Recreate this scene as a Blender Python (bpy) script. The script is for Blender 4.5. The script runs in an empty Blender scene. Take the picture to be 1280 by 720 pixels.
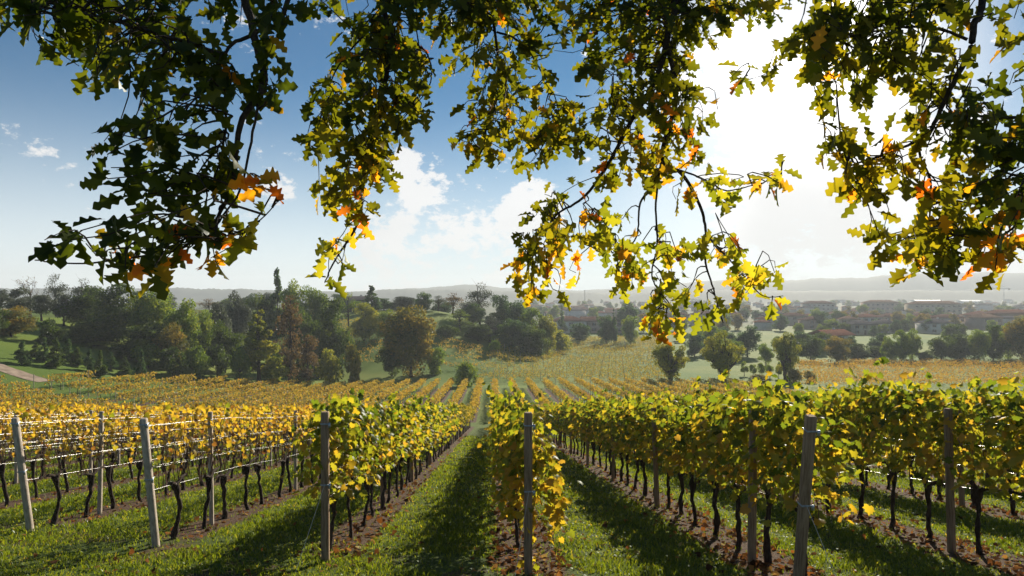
import bpy, math, random
import numpy as np
from mathutils import Vector, Matrix
R = math.radians
sc = bpy.context.scene
col = sc.collection
rng = np.random.default_rng(11)
random.seed(5)

# ------------------------------------------------------------------ camera
F = 853.3                                   # focal length in photo pixels (24 mm on 36 mm film, 1280 px wide)
PXC, HOR = 640.0, 368.0                     # principal column, horizon row of the photo
cam_d = bpy.data.cameras.new('camera'); cam = bpy.data.objects.new('camera', cam_d); col.objects.link(cam)
cam_d.lens = 24; cam_d.sensor_width = 36; cam_d.clip_start = 0.05; cam_d.clip_end = 20000
cam.location = (0, 0, 0); cam.rotation_euler = (R(90.54), 0, 0)
sc.camera = cam

# ------------------------------------------------------------------ sun direction, world, exposure
SUN_AZ, SUN_EL = R(22.5), R(22.0)
SUN = Vector((math.sin(SUN_AZ) * math.cos(SUN_EL), math.cos(SUN_AZ) * math.cos(SUN_EL), math.sin(SUN_EL)))
SKY_STRENGTH, SUN_STRENGTH, EXPOSURE = 0.05, 5.0, 0.9
HAZE_DENSITY = 0.00034
sun_d = bpy.data.lights.new('sun', 'SUN'); sun = bpy.data.objects.new('sun', sun_d); col.objects.link(sun)
sun_d.energy = SUN_STRENGTH; sun_d.angle = R(0.5); sun_d.color = (1, .90, .74)
sun.rotation_euler = SUN.to_track_quat('Z', 'Y').to_euler(); sun.location = (40, 90, 40)
vs = sc.view_settings
vs.view_transform = 'Standard'; vs.look = 'None'; vs.exposure = EXPOSURE; vs.gamma = 1; vs.use_curve_mapping = False
sc.cycles.max_bounces = 6; sc.cycles.diffuse_bounces = 3; sc.cycles.transmission_bounces = 4
sc.cycles.glossy_bounces = 2; sc.cycles.volume_bounces = 0; sc.cycles.transparent_max_bounces = 4
sc.cycles.sample_clamp_indirect = 6; sc.cycles.caustics_reflective = False; sc.cycles.caustics_refractive = False

class NT:
    """small helper to wire shader nodes"""
    def __init__(s, tree): s.t = tree
    def n(s, kind, **kw):
        node = s.t.nodes.new(kind)
        for k, v in kw.items(): setattr(node, k, v)
        return node
    def l(s, a, b): s.t.links.new(a, b)
    def set(s, sock, v):
        if isinstance(v, bpy.types.NodeSocket): s.l(v, sock)
        elif v is not None: sock.default_value = v
    def math(s, op, a, b=None, c=None, clamp=False):
        m = s.n('ShaderNodeMath', operation=op); m.use_clamp = clamp
        for i, v in enumerate((a, b, c)): s.set(m.inputs[i], v) if v is not None else None
        return m.outputs[0]
    def vec(s, op, a, b=None):
        m = s.n('ShaderNodeVectorMath', operation=op)
        s.set(m.inputs[0], a)
        if b is not None: s.set(m.inputs[1], b)
        return m.outputs['Value'] if op == 'DOT_PRODUCT' else m.outputs[0]
    def smooth(s, v, a, b):
        m = s.n('ShaderNodeMapRange', interpolation_type='SMOOTHSTEP')
        s.set(m.inputs[0], v); m.inputs[1].default_value = a; m.inputs[2].default_value = b
        return m.outputs[0]
    def mix(s, f, a, b, mode='MIX'):
        m = s.n('ShaderNodeMix', data_type='RGBA', blend_type=mode)
        s.set(m.inputs[0], f)
        for sock, v in ((m.inputs[6], a), (m.inputs[7], b)):
            s.set(sock, v if isinstance(v, bpy.types.NodeSocket) else (*v, 1) if len(v) == 3 else v)
        return m.outputs[2]
    def noise(s, vec, scale, detail=4, rough=.55, dist=0):
        m = s.n('ShaderNodeTexNoise'); s.set(m.inputs['Vector'], vec)
        m.inputs['Scale'].default_value = scale; m.inputs['Detail'].default_value = detail
        m.inputs['Roughness'].default_value = rough; m.inputs['Distortion'].default_value = dist
        return m.outputs[0]
    def ramp(s, f, stops):
        m = s.n('ShaderNodeValToRGB'); s.set(m.inputs[0], f)
        e = m.color_ramp.elements
        while len(e) < len(stops): e.new(.5)
        for i, (p, c) in enumerate(stops): e[i].position = p; e[i].color = (*c, 1)
        return m.outputs[0]

def skydir(px, py):
    v = Vector(((px - PXC) / F, 1, (HOR - py) / F)); v.normalize(); return v

world = bpy.data.worlds.new('World'); sc.world = world; world.use_nodes = True
w = NT(world.node_tree)
bg = world.node_tree.nodes['Background']
sky = w.n('ShaderNodeTexSky', sky_type='NISHITA')
sky.sun_disc = False; sky.sun_elevation = SUN_EL; sky.sun_rotation = SUN_AZ
sky.air_density = 1.0; sky.dust_density = .08; sky.ozone_density = 5.0; sky.altitude = 200
tc = w.n('ShaderNodeTexCoord'); D = tc.outputs['Generated']
sep = w.n('ShaderNodeSeparateXYZ'); w.l(D, sep.inputs[0])
warp = w.vec('MULTIPLY', D, (1, 1, 1.7))
n1 = w.noise(warp, 9, 9, .6, .3); n2 = w.noise(warp, 3.2, 6, .55)
fine = w.noise(warp, 34, 10, .68, .15)
def blob(px, py, r_in, r_out):
    d = w.vec('DOT_PRODUCT', D, tuple(skydir(px, py)))
    return w.smooth(d, math.cos(R(r_out)), math.cos(R(r_in)))
def addm(*v):
    o = v[0]
    for x in v[1:]: o = w.math('ADD', o, x)
    return o
big = blob(1005, 150, 2, 13); low = blob(1090, 300, 3, 15)
puffs = addm(blob(524, 222, .3, 3.0), blob(500, 206, .3, 2.2), blob(666, 256, .3, 2.8), w.math('MULTIPLY', blob(350, 236, .2, 2.0), .8), blob(645, 270, .3, 2.0))
band = w.math('MULTIPLY', addm(blob(540, 318, 1, 9), blob(640, 312, 1, 7), blob(470, 325, 1, 6)), .5)
cover = addm(big, w.math('MULTIPLY', low, .8), puffs, band)
cd = addm(w.math('MULTIPLY', w.math('SUBTRACT', n1, .5), 1.7), w.math('MULTIPLY', w.math('SUBTRACT', fine, .5), 1.9), w.math('MULTIPLY', cover, .50))
cloud = w.smooth(cd, .26, .52)
sundot = w.math('MAXIMUM', w.vec('DOT_PRODUCT', D, tuple(SUN)), 0)
aur = addm(w.math('MULTIPLY', w.math('POWER', sundot, 24), 5), w.math('MULTIPLY', w.math('POWER', sundot, 160), 30), 10.5)
grey = w.smooth(addm(w.math('MULTIPLY', n2, 1.0), w.math('MULTIPLY', blob(1010, 285, 1, 6), .25)), .36, .9)
cl_b = w.math('MULTIPLY', aur, w.math('SUBTRACT', 1.0, w.math('MULTIPLY', grey, .2)))
comb = w.n('ShaderNodeCombineXYZ')
w.l(w.math('MULTIPLY', cl_b, 1.0), comb.inputs[0]); w.l(w.math('MULTIPLY', cl_b, .985), comb.inputs[1]); w.l(w.math('MULTIPLY', cl_b, .97), comb.inputs[2])
skyc = w.mix(1.0, sky.outputs[0], (.30, .68, .77), 'MULTIPLY')
sep_z = sep.outputs[2]
skyc = w.mix(w.math('MULTIPLY', w.math('POWER', w.math('SUBTRACT', 1.0, w.smooth(sep_z, -.02, .34)), 1.6), .82), skyc, (11.2, 11.7, 12.0))
skyc = w.mix(w.math('MULTIPLY', addm(blob(1000, 200, 3, 19), blob(1010, 50, 2, 14)), .38), skyc, (15.6, 15.2, 14.6))
skymix = w.mix(w.math('MULTIPLY', cloud, .9), skyc, comb.outputs[0])
w.l(skymix, bg.inputs[0]); bg.inputs[1].default_value = SKY_STRENGTH

# ------------------------------------------------------------------ materials
def new_mat(name):
    m = bpy.data.materials.new(name); m.use_nodes = True
    t = NT(m.node_tree); t.t.nodes.clear()
    out = t.n('ShaderNodeOutputMaterial')
    return m, t, out

def leaf_mat(name, stops, trans=.45, warm=(1.25, 1.15, .55), gloss=.05, rough=.4, objvar=.12):
    m, t, out = new_mat(name)
    a = t.n('ShaderNodeAttribute', attribute_name='tint')
    oi = t.n('ShaderNodeObjectInfo')
    f = t.math('ADD', a.outputs['Fac'], t.math('MULTIPLY', t.math('SUBTRACT', oi.outputs['Random'], .5), objvar))
    c = t.ramp(f, stops)
    dif = t.n('ShaderNodeBsdfDiffuse'); t.l(c, dif.inputs[0])
    tr = t.n('ShaderNodeBsdfTranslucent'); t.l(t.mix(1.0, c, warm, 'MULTIPLY'), tr.inputs[0])
    mx = t.n('ShaderNodeMixShader'); mx.inputs[0].default_value = trans
    t.l(dif.outputs[0], mx.inputs[1]); t.l(tr.outputs[0], mx.inputs[2])
    g = t.n('ShaderNodeBsdfGlossy'); g.inputs['Roughness'].default_value = rough; g.inputs[0].default_value = (.9, .95, 1, 1)
    lw = t.n('ShaderNodeLayerWeight'); lw.inputs[0].default_value = .25
    gm = t.n('ShaderNodeMixShader'); t.l(t.math('ADD', gloss * .5, t.math('MULTIPLY', lw.outputs['Fresnel'], gloss * 2)), gm.inputs[0])
    t.l(mx.outputs[0], gm.inputs[1]); t.l(g.outputs[0], gm.inputs[2])
    t.l(gm.outputs[0], out.inputs[0])
    return m

def surf_mat(name, c1, c2, scale=4, rough=.8, metal=0, bump=.3, stretch=(1, 1, 1), detail=5, spec=.3, objvar=0):
    m, t, out = new_mat(name)
    tcn = t.n('ShaderNodeTexCoord'); v = t.vec('MULTIPLY', tcn.outputs['Object'], stretch)
    nz = t.noise(v, scale, detail, .6)
    c = t.mix(t.smooth(nz, .32, .68), c1, c2)
    if objvar:
        oi = t.n('ShaderNodeObjectInfo'); hs = t.n('ShaderNodeHueSaturation')
        t.l(t.math('MULTIPLY_ADD', oi.outputs['Random'], objvar, 1 - objvar / 2), hs.inputs['Value'])
        t.l(t.math('MULTIPLY_ADD', oi.outputs['Random'], objvar * .08, .5 - objvar * .04), hs.inputs['Hue'])
        t.l(c, hs.inputs['Color']); c = hs.outputs[0]
    b = t.n('ShaderNodeBsdfPrincipled'); t.l(c, b.inputs['Base Color'])
    b.inputs['Roughness'].default_value = rough; b.inputs['Metallic'].default_value = metal
    b.inputs['Specular IOR Level'].default_value = spec
    if bump:
        bp = t.n('ShaderNodeBump'); bp.inputs['Strength'].default_value = bump; bp.inputs['Distance'].default_value = .02
        t.l(t.noise(v, scale * 4, 4), bp.inputs['Height']); t.l(bp.outputs[0], b.inputs['Normal'])
    t.l(b.outputs[0], out.inputs[0])
    return m

VINE_STOPS = [(0, (.045, .075, .012)), (.22, (.11, .16, .02)), (.45, (.25, .27, .03)), (.70, (.46, .32, .04)), (.86, (.36, .23, .05)), (1, (.17, .075, .03))]
M = {}
M['vine_leaf'] = leaf_mat('vine_leaf', VINE_STOPS,   .68, (1.5, 1.35, .55), .022, .42, .06)
M['vine_far'] = leaf_mat('vine_far', [(0, (.09, .12, .02)), (.3, (.24, .25, .035)), (.6, (.46, .36, .06)), (.85, (.42, .25, .06)), (1, (.19, .10, .05))], .58, (1.35, 1.15, .65), .02, .5, 0)
M['oak_shaded'] = leaf_mat('oak_leaf_shaded_green', [(0, (0.024, 0.038, 0.005)), (.4, (0.048, 0.066, 0.007)), (.7, (0.111, 0.122, 0.011)), (.88, (0.402, 0.228, 0.018)), (1, (0.522, 0.128, 0.015))], .6, (1.9, 1.75, .5), .02, .5, 0)  # green turning orange, darkened to put the canopy's shade into the leaf colour
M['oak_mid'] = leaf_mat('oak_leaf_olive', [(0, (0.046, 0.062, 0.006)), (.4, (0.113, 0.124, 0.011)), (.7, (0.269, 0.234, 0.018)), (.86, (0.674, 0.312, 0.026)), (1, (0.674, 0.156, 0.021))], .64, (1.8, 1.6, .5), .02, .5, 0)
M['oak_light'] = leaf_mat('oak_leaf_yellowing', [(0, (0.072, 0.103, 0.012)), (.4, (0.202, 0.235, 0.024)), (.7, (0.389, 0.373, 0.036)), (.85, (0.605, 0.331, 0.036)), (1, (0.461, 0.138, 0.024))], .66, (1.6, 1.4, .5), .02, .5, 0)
M['tree_dark'] = leaf_mat('foliage_dark', [(0, (0.035, 0.065, 0.010)), (.5, (0.072, 0.125, 0.016)), (1, (0.158, 0.205, 0.021))], .55, (1.3, 1.2, .6), .03, .5)
M['tree_mid'] = leaf_mat('foliage_mid', [(0, (0.089, 0.158, 0.018)), (.5, (0.176, 0.269, 0.027)), (1, (0.352, 0.395, 0.043))], .55, (1.3, 1.2, .6), .03, .5)
M['tree_yellow'] = leaf_mat('foliage_yellowing', [(0, (0.135, 0.190, 0.023)), (.5, (0.292, 0.332, 0.035)), (1, (0.539, 0.486, 0.048))], .55, (1.25, 1.1, .6), .03, .5)
M['tree_brown'] = leaf_mat('foliage_brown', [(0, (0.104, 0.080, 0.032)), (.5, (0.189, 0.133, 0.046)), (1, (0.284, 0.209, 0.065))], .55, (1.15, 1, .7), .03, .5)
M['tree_autumn'] = leaf_mat('foliage_autumn', [(0, (0.091, 0.120, 0.023)), (.5, (0.222, 0.211, 0.035)), (1, (0.444, 0.325, 0.050))], .55, (1.2, 1.05, .6), .03, .5)
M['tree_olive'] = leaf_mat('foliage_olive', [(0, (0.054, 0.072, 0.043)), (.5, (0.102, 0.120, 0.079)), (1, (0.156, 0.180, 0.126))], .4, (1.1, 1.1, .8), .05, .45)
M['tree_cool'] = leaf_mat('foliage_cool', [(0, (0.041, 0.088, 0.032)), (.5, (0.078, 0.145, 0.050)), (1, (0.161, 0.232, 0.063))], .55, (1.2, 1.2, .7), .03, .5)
M['gold_shrub'] = leaf_mat('foliage_gold', [(0, (0.120, 0.132, 0.018)), (.5, (0.264, 0.240, 0.026)), (1, (0.432, 0.300, 0.036))], .4, (1.2, 1.1, .6), .03, .5)
M['bark'] = surf_mat('bark', (.028, .02, .014), (.075, .055, .04), 9, .95, bump=.8, stretch=(3, 3, .6))
M['oak_bark'] = surf_mat('oak_bark', (.03, .022, .016), (.07, .052, .038), 30, .95, bump=.7)
M['vine_bark'] = surf_mat('vine_bark', (.022, .015, .011), (.07, .048, .034), 22, .95, bump=1, stretch=(2.5, 2.5, .35))
M['cane'] = surf_mat('cane', (.07, .032, .016), (.16, .085, .04), 30, .7, bump=.2)
M['concrete_post'] = surf_mat('concrete_post', (.33, .28, .22), (.52, .45, .37), 14, .9, bump=.5, stretch=(2, 2, .5))
M['wood_post'] = surf_mat('wood_post', (.21, .135, .08), (.40, .28, .18), 18, .9, bump=.6, stretch=(3, 3, .25))
M['metal'] = surf_mat('galvanised_wire', (.5, .5, .5), (.68, .68, .68), 40, .38, 1, 0)
M['strap'] = surf_mat('strap_metal', (.28, .33, .40), (.5, .55, .6), 30, .4, .7, 0)
M['grass'] = leaf_mat('grass_blades', [(0, (0.064, 0.106, 0.011)), (.5, (0.149, 0.211, 0.018)), (.8, (0.270, 0.295, 0.033)), (1, (0.512, 0.379, 0.084))], .55, (1.5, 1.3, .5), .03, .45, 0)
M['litter'] = leaf_mat('fallen_leaf', [(0, (.06, .032, .02)), (.35, (.15, .075, .035)), (.65, (.30, .13, .04)), (.85, (.40, .24, .08)), (1, (.46, .36, .14))], .3, (1.25, 1, .65), .0, .6, 0)
M['glass'] = surf_mat('window_glass', (.10, .105, .11), (.15, .155, .16), 3, .2, 0, 0, spec=.5)
M['shutter'] = surf_mat('shutter', (.11, .065, .04), (.15, .09, .055), 6, .7)
WALLS = {'white': (.60, .58, .54), 'cream': (.46, .40, .31), 'pink': (.40, .30, .25), 'grey': (.32, .31, .30), 'orange': (.40, .24, .16), 'pale': (.44, .42, .38)}
for k, c in WALLS.items(): M['wall_' + k] = surf_mat('plaster_' + k, tuple(v * .88 for v in c), c, .8, .9, bump=.1)
ROOFS = {'red': (.24, .12, .085), 'brown': (.17, .10, .075), 'grey': (.13, .12, .12), 'tan': (.25, .16, .11)}
for k, c in ROOFS.items(): M['roof_' + k] = surf_mat('roof_tiles_' + k, tuple(v * .6 for v in c), c, 1.6, 1.0, bump=.5, spec=.0)
M['shed_roof'] = surf_mat('shed_roof', (.62, .62, .62), (.72, .72, .72), .3, .5, bump=0)
M['dirt'] = surf_mat('dirt_track', (.16, .115, .08), (.30, .23, .17), 1.2, .95, bump=.4)
M['hill'] = surf_mat('far_hills', (.035, .05, .03), (.07, .085, .05), .012, .95, bump=0)

# ------------------------------------------------------------------ terrain
def sst(a, b, x):
    t = np.clip((np.asarray(x, float) - a) / (b - a), 0, 1); return t * t * (3 - 2 * t)
_ys = np.arange(-400, 8000, .5)
_sl = np.where(_ys < 66, .165, 0.0)
_sl = .165 + (.06 - .165) * sst(62, 82, _ys) + (.016 - .06) * sst(122, 150, _ys) + (.0004 - .016) * sst(165, 205, _ys)
_sl = np.where(_ys < 0, .165 - (.165 - .03) * sst(2, 10, -_ys), _sl)
_z = np.cumsum(_sl) * .5; _z = -1.97 - (_z - np.interp(0, _ys, _z))
def gz(x, y):
    x = np.asarray(x, float); y = np.asarray(y, float)
    z = np.interp(y, _ys, _z)
    left = 13 * sst(-30, -92, x) * sst(22, 72, y)
    mound = 13.5 * sst(16, -26, x + (y - 200) * .04) * sst(128, 212, y)
    left = left * (1 - .55 * sst(135, 200, y)); h = np.maximum(left, mound)
    h = h * (1 - .8 * sst(205, 330, y))
    far = sst(120, 300, np.hypot(x, y))
    z = z + h + .025 * np.sin(x * 1.9 + 1.3 * np.sin(y * .8)) * np.sin(y * 1.3 + x * .4) * (1 - far)
    z = z + far * .5 * np.sin(x * .021) * np.sin(y * .017 + 1)
    return z
def gzf(x, y): return float(gz(x, y))
def at(px, d):
    """ground point seen in photo column px at depth d"""
    x = (px - PXC) / F * d
    return Vector((x, d, gzf(x, d)))

# rows of vines: u = 0 at the central post's row, whole numbers are rows
def row_x(k, y):
    return .43 - .029 * y + (3.03 if k >= 0 else 2.57) * k
def y_start(k): return {0: 8.15, 1: 7.1, 2: 5.7, -1: 8.8, -2: 9.6, -3: 10.8}.get(k, max(4.2, 8.15 - .42 * row_x(k, 8)))

# ------------------------------------------------------------------ mesh helpers
class MB:
    def __init__(s): s.v = []; s.f = []; s.t = []; s.n = 0; s.mi = []
    def add(s, V, Fc, tint=None, mi=0):
        V = np.asarray(V, float).reshape(-1, 3); Fc = np.asarray(Fc, int)
        s.v.append(V); s.f.append(Fc + s.n); s.n += len(V)
        s.t.append(np.full(len(V), .5) if tint is None else np.broadcast_to(np.asarray(tint, float), (len(V),)))
        s.mi.append(np.full(len(Fc), mi))
    def mesh(s, name, mats, smooth=False):
        me = bpy.data.meshes.new(name)
        V = np.concatenate(s.v).astype(np.float32); T = np.concatenate(s.t).astype(np.float32)
        loops = np.concatenate([f.ravel() for f in s.f]).astype(np.int32)
        sizes = np.concatenate([np.full(len(f), f.shape[1]) for f in s.f]).astype(np.int32)
        me.vertices.add(len(V)); me.vertices.foreach_set('co', V.ravel())
        me.loops.add(len(loops)); me.loops.foreach_set('vertex_index', loops)
        me.polygons.add(len(sizes)); me.polygons.foreach_set('loop_start', np.concatenate([[0], np.cumsum(sizes)[:-1]]).astype(np.int32))
        for m in (mats if isinstance(mats, (list, tuple)) else [mats]): me.materials.append(m)
        me.polygons.foreach_set('material_index', np.concatenate(s.mi).astype(np.int32))
        if smooth: me.polygons.foreach_set('use_smooth', np.ones(len(sizes), bool))
        a = me.attributes.new('tint', 'FLOAT', 'POINT'); a.data.foreach_set('value', T)
        me.update(calc_edges=True); me.validate()
        return me
    def build(s, name, mats, parent=None, smooth=False):
        return link(name, s.mesh(name, mats, smooth), parent)

def link(name, data, parent=None):
    o = bpy.data.objects.new(name, data); col.objects.link(o)
    if parent is not None: o.parent = parent
    return o
def tag(o, label=None, cat=None, group=None, kind=None):
    for k, v in (('label', label), ('category', cat), ('group', group), ('kind', kind)):
        if v: o[k] = v
    return o
def thing(name, loc, label, cat, group=None, rz=0, scale=None):
    o = link(name, None); o.location = loc; o.rotation_euler = (0, 0, rz); o.empty_display_size = .2
    if scale is not None: o.scale = scale
    return tag(o, label, cat, group)

def tube(mb, pts, rad, n=6, tint=None, mi=0, cap=True):
    P = np.asarray(pts, float); rad = np.broadcast_to(np.asarray(rad, float), (len(P),))
    T = np.gradient(P, axis=0); T /= np.linalg.norm(T, axis=1)[:, None] + 1e-9
    ref = np.array([.31, .17, .93]) if abs(T[:, 2]).mean() < .8 else np.array([1., .1, 0])
    A = np.cross(T, ref); A /= np.linalg.norm(A, axis=1)[:, None] + 1e-9; B = np.cross(T, A)
    th = np.linspace(0, 2 * np.pi, n, endpoint=False)
    V = P[:, None] + rad[:, None, None] * (np.cos(th)[None, :, None] * A[:, None] + np.sin(th)[None, :, None] * B[:, None])
    i = np.arange(len(P) - 1)[:, None] * n; j = np.arange(n)[None]; j2 = (j + 1) % n
    Fq = np.stack([i + j, i + j2, i + n + j2, i + n + j], -1).reshape(-1, 4)
    mb.add(V, Fq, tint, mi)
    if cap:
        mb.add(V[-1], [list(range(n))], tint, mi); mb.add(V[0], [list(range(n))[::-1]], tint, mi)
def box(mb, c, s, rz=0, mi=0, tilt=None, tint=None):
    c = np.asarray(c, float); h = np.asarray(s, float) / 2
    V = np.array([[a, b, d] for d in (-1, 1) for b in (-1, 1) for a in (-1, 1)]) * h
    ca, sa = math.cos(rz), math.sin(rz)
    V = V @ np.array([[ca, sa, 0], [-sa, ca, 0], [0, 0, 1]])
    if tilt is not None: V = V @ np.asarray(tilt).T
    mb.add(V + c, [[0, 2, 3, 1], [4, 5, 7, 6], [0, 1, 5, 4], [2, 6, 7, 3], [0, 4, 6, 2], [1, 3, 7, 5]], tint, mi)

# leaf templates: (verts, list of face arrays); x across, y from stalk to tip, z out of the face
def tpl_grape():
    s = [(.0, .04), (.20, -.13), (.42, -.02), (.40, .17), (.55, .36), (.33, .46), (.34, .70), (.15, .70), (0, .98)]
    o = s + [(-x, y) for x, y in s[1:-1][::-1]]
    V = np.array([(x, y - .0, -.32 * abs(x) ** 1.4 - .18 * (y - .35) ** 2) for x, y in o] + [(0, .35, .05)])
    n = len(o); Fc = np.array([[i, (i + 1) % n, n] for i in range(n)])
    return V, Fc
def tpl_hex():
    o = [(0, 0), (.45, .05), (.5, .45), (0, 1), (-.5, .45), (-.45, .05)]
    V = np.array([(x, y, -.25 * abs(x)) for x, y in o]); return V, np.array([[0, 1, 2, 3], [0, 3, 4, 5]])
def tpl_oak():
    t = list(np.linspace(0, 1, 31)); h = []
    for a in t:
        env = .27 * math.sin(math.pi * a ** 1.25) ** .7 if 0 < a < 1 else 0
        h.append(max(.012 if a < 1 else 0, env * (.80 + .30 * math.cos(2 * math.pi * (3.6 * a - .22)))) if a > .08 else .012)
    V = []
    for a, b in zip(t, h):
        zc = -.22 * a * a
        V += [(-b, a + b * .05, zc + b * .38), (0, a, zc), (b, a + b * .05, zc + b * .38)]
    Fc = []
    for i in range(len(t) - 1):
        a = 3 * i; Fc += [[a, a + 1, a + 4, a + 3], [a + 1, a + 2, a + 5, a + 4]]
    return np.array(V), np.array(Fc)
def tpl_clump():
    V = []; Fc = []
    for k, (ax, ay, rot, tl) in enumerate(((0, 0, .1, .25), (.22, .15, 2.0, -.4), (-.2, .2, 4.1, .5), (.02, -.28, 5.3, -.2))):
        c, s_ = math.cos(rot), math.sin(rot)
        q = [(0, -.1), (.20, .14), (0, .46), (-.20, .14)]
        V += [(ax + c * x - s_ * y, ay + s_ * x + c * y, tl * (x + y * .6)) for x, y in q]
        Fc.append([4 * k, 4 * k + 1, 4 * k + 2, 4 * k + 3])
    return np.array(V), np.array(Fc)
T_GRAPE, T_HEX, T_OAK, T_CLUMP = tpl_grape(), tpl_hex(), tpl_oak(), tpl_clump()

def unit(a): return a / (np.linalg.norm(a, axis=-1, keepdims=True) + 1e-9)
def scatter(mb, tpl, pos, tip, nrm, size, tint, mi=0):
    """one copy of the template per position, +y along tip, +z along nrm"""
    V, Fc = tpl
    tip = unit(tip); x = unit(np.cross(tip, nrm)); z = np.cross(x, tip)
    size = np.broadcast_to(np.asarray(size, float), (len(pos),))
    W = pos[:, None] + size[:, None, None] * (V[None, :, 0:1] * x[:, None] + V[None, :, 1:2] * tip[:, None] + V[None, :, 2:3] * z[:, None])
    n = len(V)
    FF = (np.arange(len(pos))[:, None, None] * n + Fc[None]).reshape(-1, Fc.shape[1])
    mb.add(W.reshape(-1, 3), FF, np.repeat(np.clip(tint, 0, 1), n), mi)

# ------------------------------------------------------------------ ground
def build_ground():
    us = np.sinh(np.linspace(-6.6, 6.6, 371)); xs = us / us.max() * 3600
    ya = -np.geomspace(1, 300, 26)[::-1]
    yb = np.concatenate([np.arange(-.6, 40, .4), np.geomspace(40, 3400, 190)])
    ys = np.concatenate([ya, yb])
    X, Y = np.meshgrid(xs, ys); Z = gz(X, Y)
    nx, ny = len(xs), len(ys)
    i = np.arange(ny - 1)[:, None] * nx; j = np.arange(nx - 1)[None]
    Fq = np.stack([i + j, i + j + 1, i + nx + j + 1, i + nx + j], -1).reshape(-1, 4)
    mb = MB(); mb.add(np.stack([X, Y, Z], -1).reshape(-1, 3), Fq)
    m, t, out = new_mat('ground')
    geo = t.n('ShaderNodeNewGeometry'); P = geo.outputs['Position']
    sp = t.n('ShaderNodeSeparateXYZ'); t.l(P, sp.inputs[0]); px, py = sp.outputs[0], sp.outputs[1]
    flat = t.vec('MULTIPLY', P, (1, 1, 0))
    nb = t.noise(flat, .35, 5); nm = t.noise(flat, 2.2, 6, .65); nf = t.noise(flat, 22, 5, .7); ng = t.noise(flat, .02, 5, .6)
    g1 = t.mix(t.smooth(nm, .35, .68), (.045, .08, .014), (.09, .12, .022))
    grass = t.mix(t.smooth(nf, .4, .75), g1, (.10, .125, .03))
    far_g = t.mix(t.smooth(ng, .40, .60), (.085, .155, .014), (.16, .20, .028))
    grass = t.mix(t.smooth(py, 40, 120), grass, far_g)
    grass = t.mix(t.smooth(py, 300, 480), grass, t.mix(t.smooth(t.noise(flat, .03, 6, .7), .42, .6), (.045, .065, .025), (.10, .11, .045)))
    soil = t.mix(t.smooth(nf, .35, .65), (.045, .03, .02), (.115, .075, .05))
    soil = t.mix(t.smooth(t.noise(flat, 40, 3, .7), .56, .66), soil, (.22, .10, .035))
    # bare strips under the vine rows
    xr = t.math('ADD', px, t.math('MULTIPLY_ADD', py, .029, -.43))
    u = t.math('ADD', t.math('DIVIDE', t.math('MAXIMUM', xr, 0), 3.03), t.math('DIVIDE', t.math('MINIMUM', xr, 0), 2.57))
    fr = t.math('ABSOLUTE', t.math('SUBTRACT', u, t.math('ROUND', u)))
    fr = t.math('ADD', fr, t.math('MULTIPLY', t.math('SUBTRACT', nm, .5), .22))
    strip = t.math('SUBTRACT', 1, t.smooth(fr, .12, .185))
    start = t.smooth(t.math('ADD', t.math('ADD', py, t.math('MULTIPLY', px, .40)), t.math('MULTIPLY', nb, 1.6)), 8.6, 9.4)
    end = t.math('SUBTRACT', 1, t.smooth(py, 118, 126))
    gap = t.math('SUBTRACT', 1, t.math('MULTIPLY', t.smooth(py, 67, 68.5), t.math('SUBTRACT', 1, t.smooth(py, 73, 74.5))))
    side = t.math('MULTIPLY', t.smooth(t.math('ADD', px, t.math('MULTIPLY', py, -.28)), -72, -66), t.math('SUBTRACT', 1, t.smooth(px, 44, 47)))
    strip = t.math('MULTIPLY', t.math('MULTIPLY', strip, start), t.math('MULTIPLY', t.math('MULTIPLY', end, gap), side))
    # bare patches on the headland in front of the posts
    head = t.math('MULTIPLY', t.smooth(t.noise(flat, .9, 4, .6), .50, .58), t.math('SUBTRACT', 1, start))
    c = t.mix(t.math('MAXIMUM', strip, t.math('MULTIPLY', head, .8)), grass, soil)
    b = t.n('ShaderNodeBsdfPrincipled'); t.l(c, b.inputs['Base Color']); b.inputs['Roughness'].default_value = .95
    b.inputs['Specular IOR Level'].default_value = .1
    bp = t.n('ShaderNodeBump'); bp.inputs['Strength'].default_value = .9; bp.inputs['Distance'].default_value = .05
    t.l(nf, bp.inputs['Height']); t.l(bp.outputs[0], b.inputs['Normal'])
    t.l(b.outputs[0], out.inputs[0])
    tag(mb.build('ground', m, smooth=True), kind='structure')
build_ground()

def build_track():
    mb = MB(); n = 60
    pxs = np.linspace(-130, 60, n); d = np.interp(pxs, [-130, -40, 8, 60], [92, 81, 78, 78.5]) + .25 * np.sin(pxs * .11)
    xc = (pxs - PXC) / F * d
    V = []
    for x, y in zip(xc, d):
        for o in (-1.5, -.5, .5, 1.5):
            V.append((x, y + o, gzf(x, y + o) + .05))
    i = np.arange(n - 1)[:, None] * 4; j = np.arange(3)[None]
    mb.add(V, np.stack([i + j, i + j + 4, i + j + 5, i + j + 1], -1).reshape(-1, 4))
    tag(mb.build('dirt_path', M['dirt'], smooth=True), kind='structure')
build_track()

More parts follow.
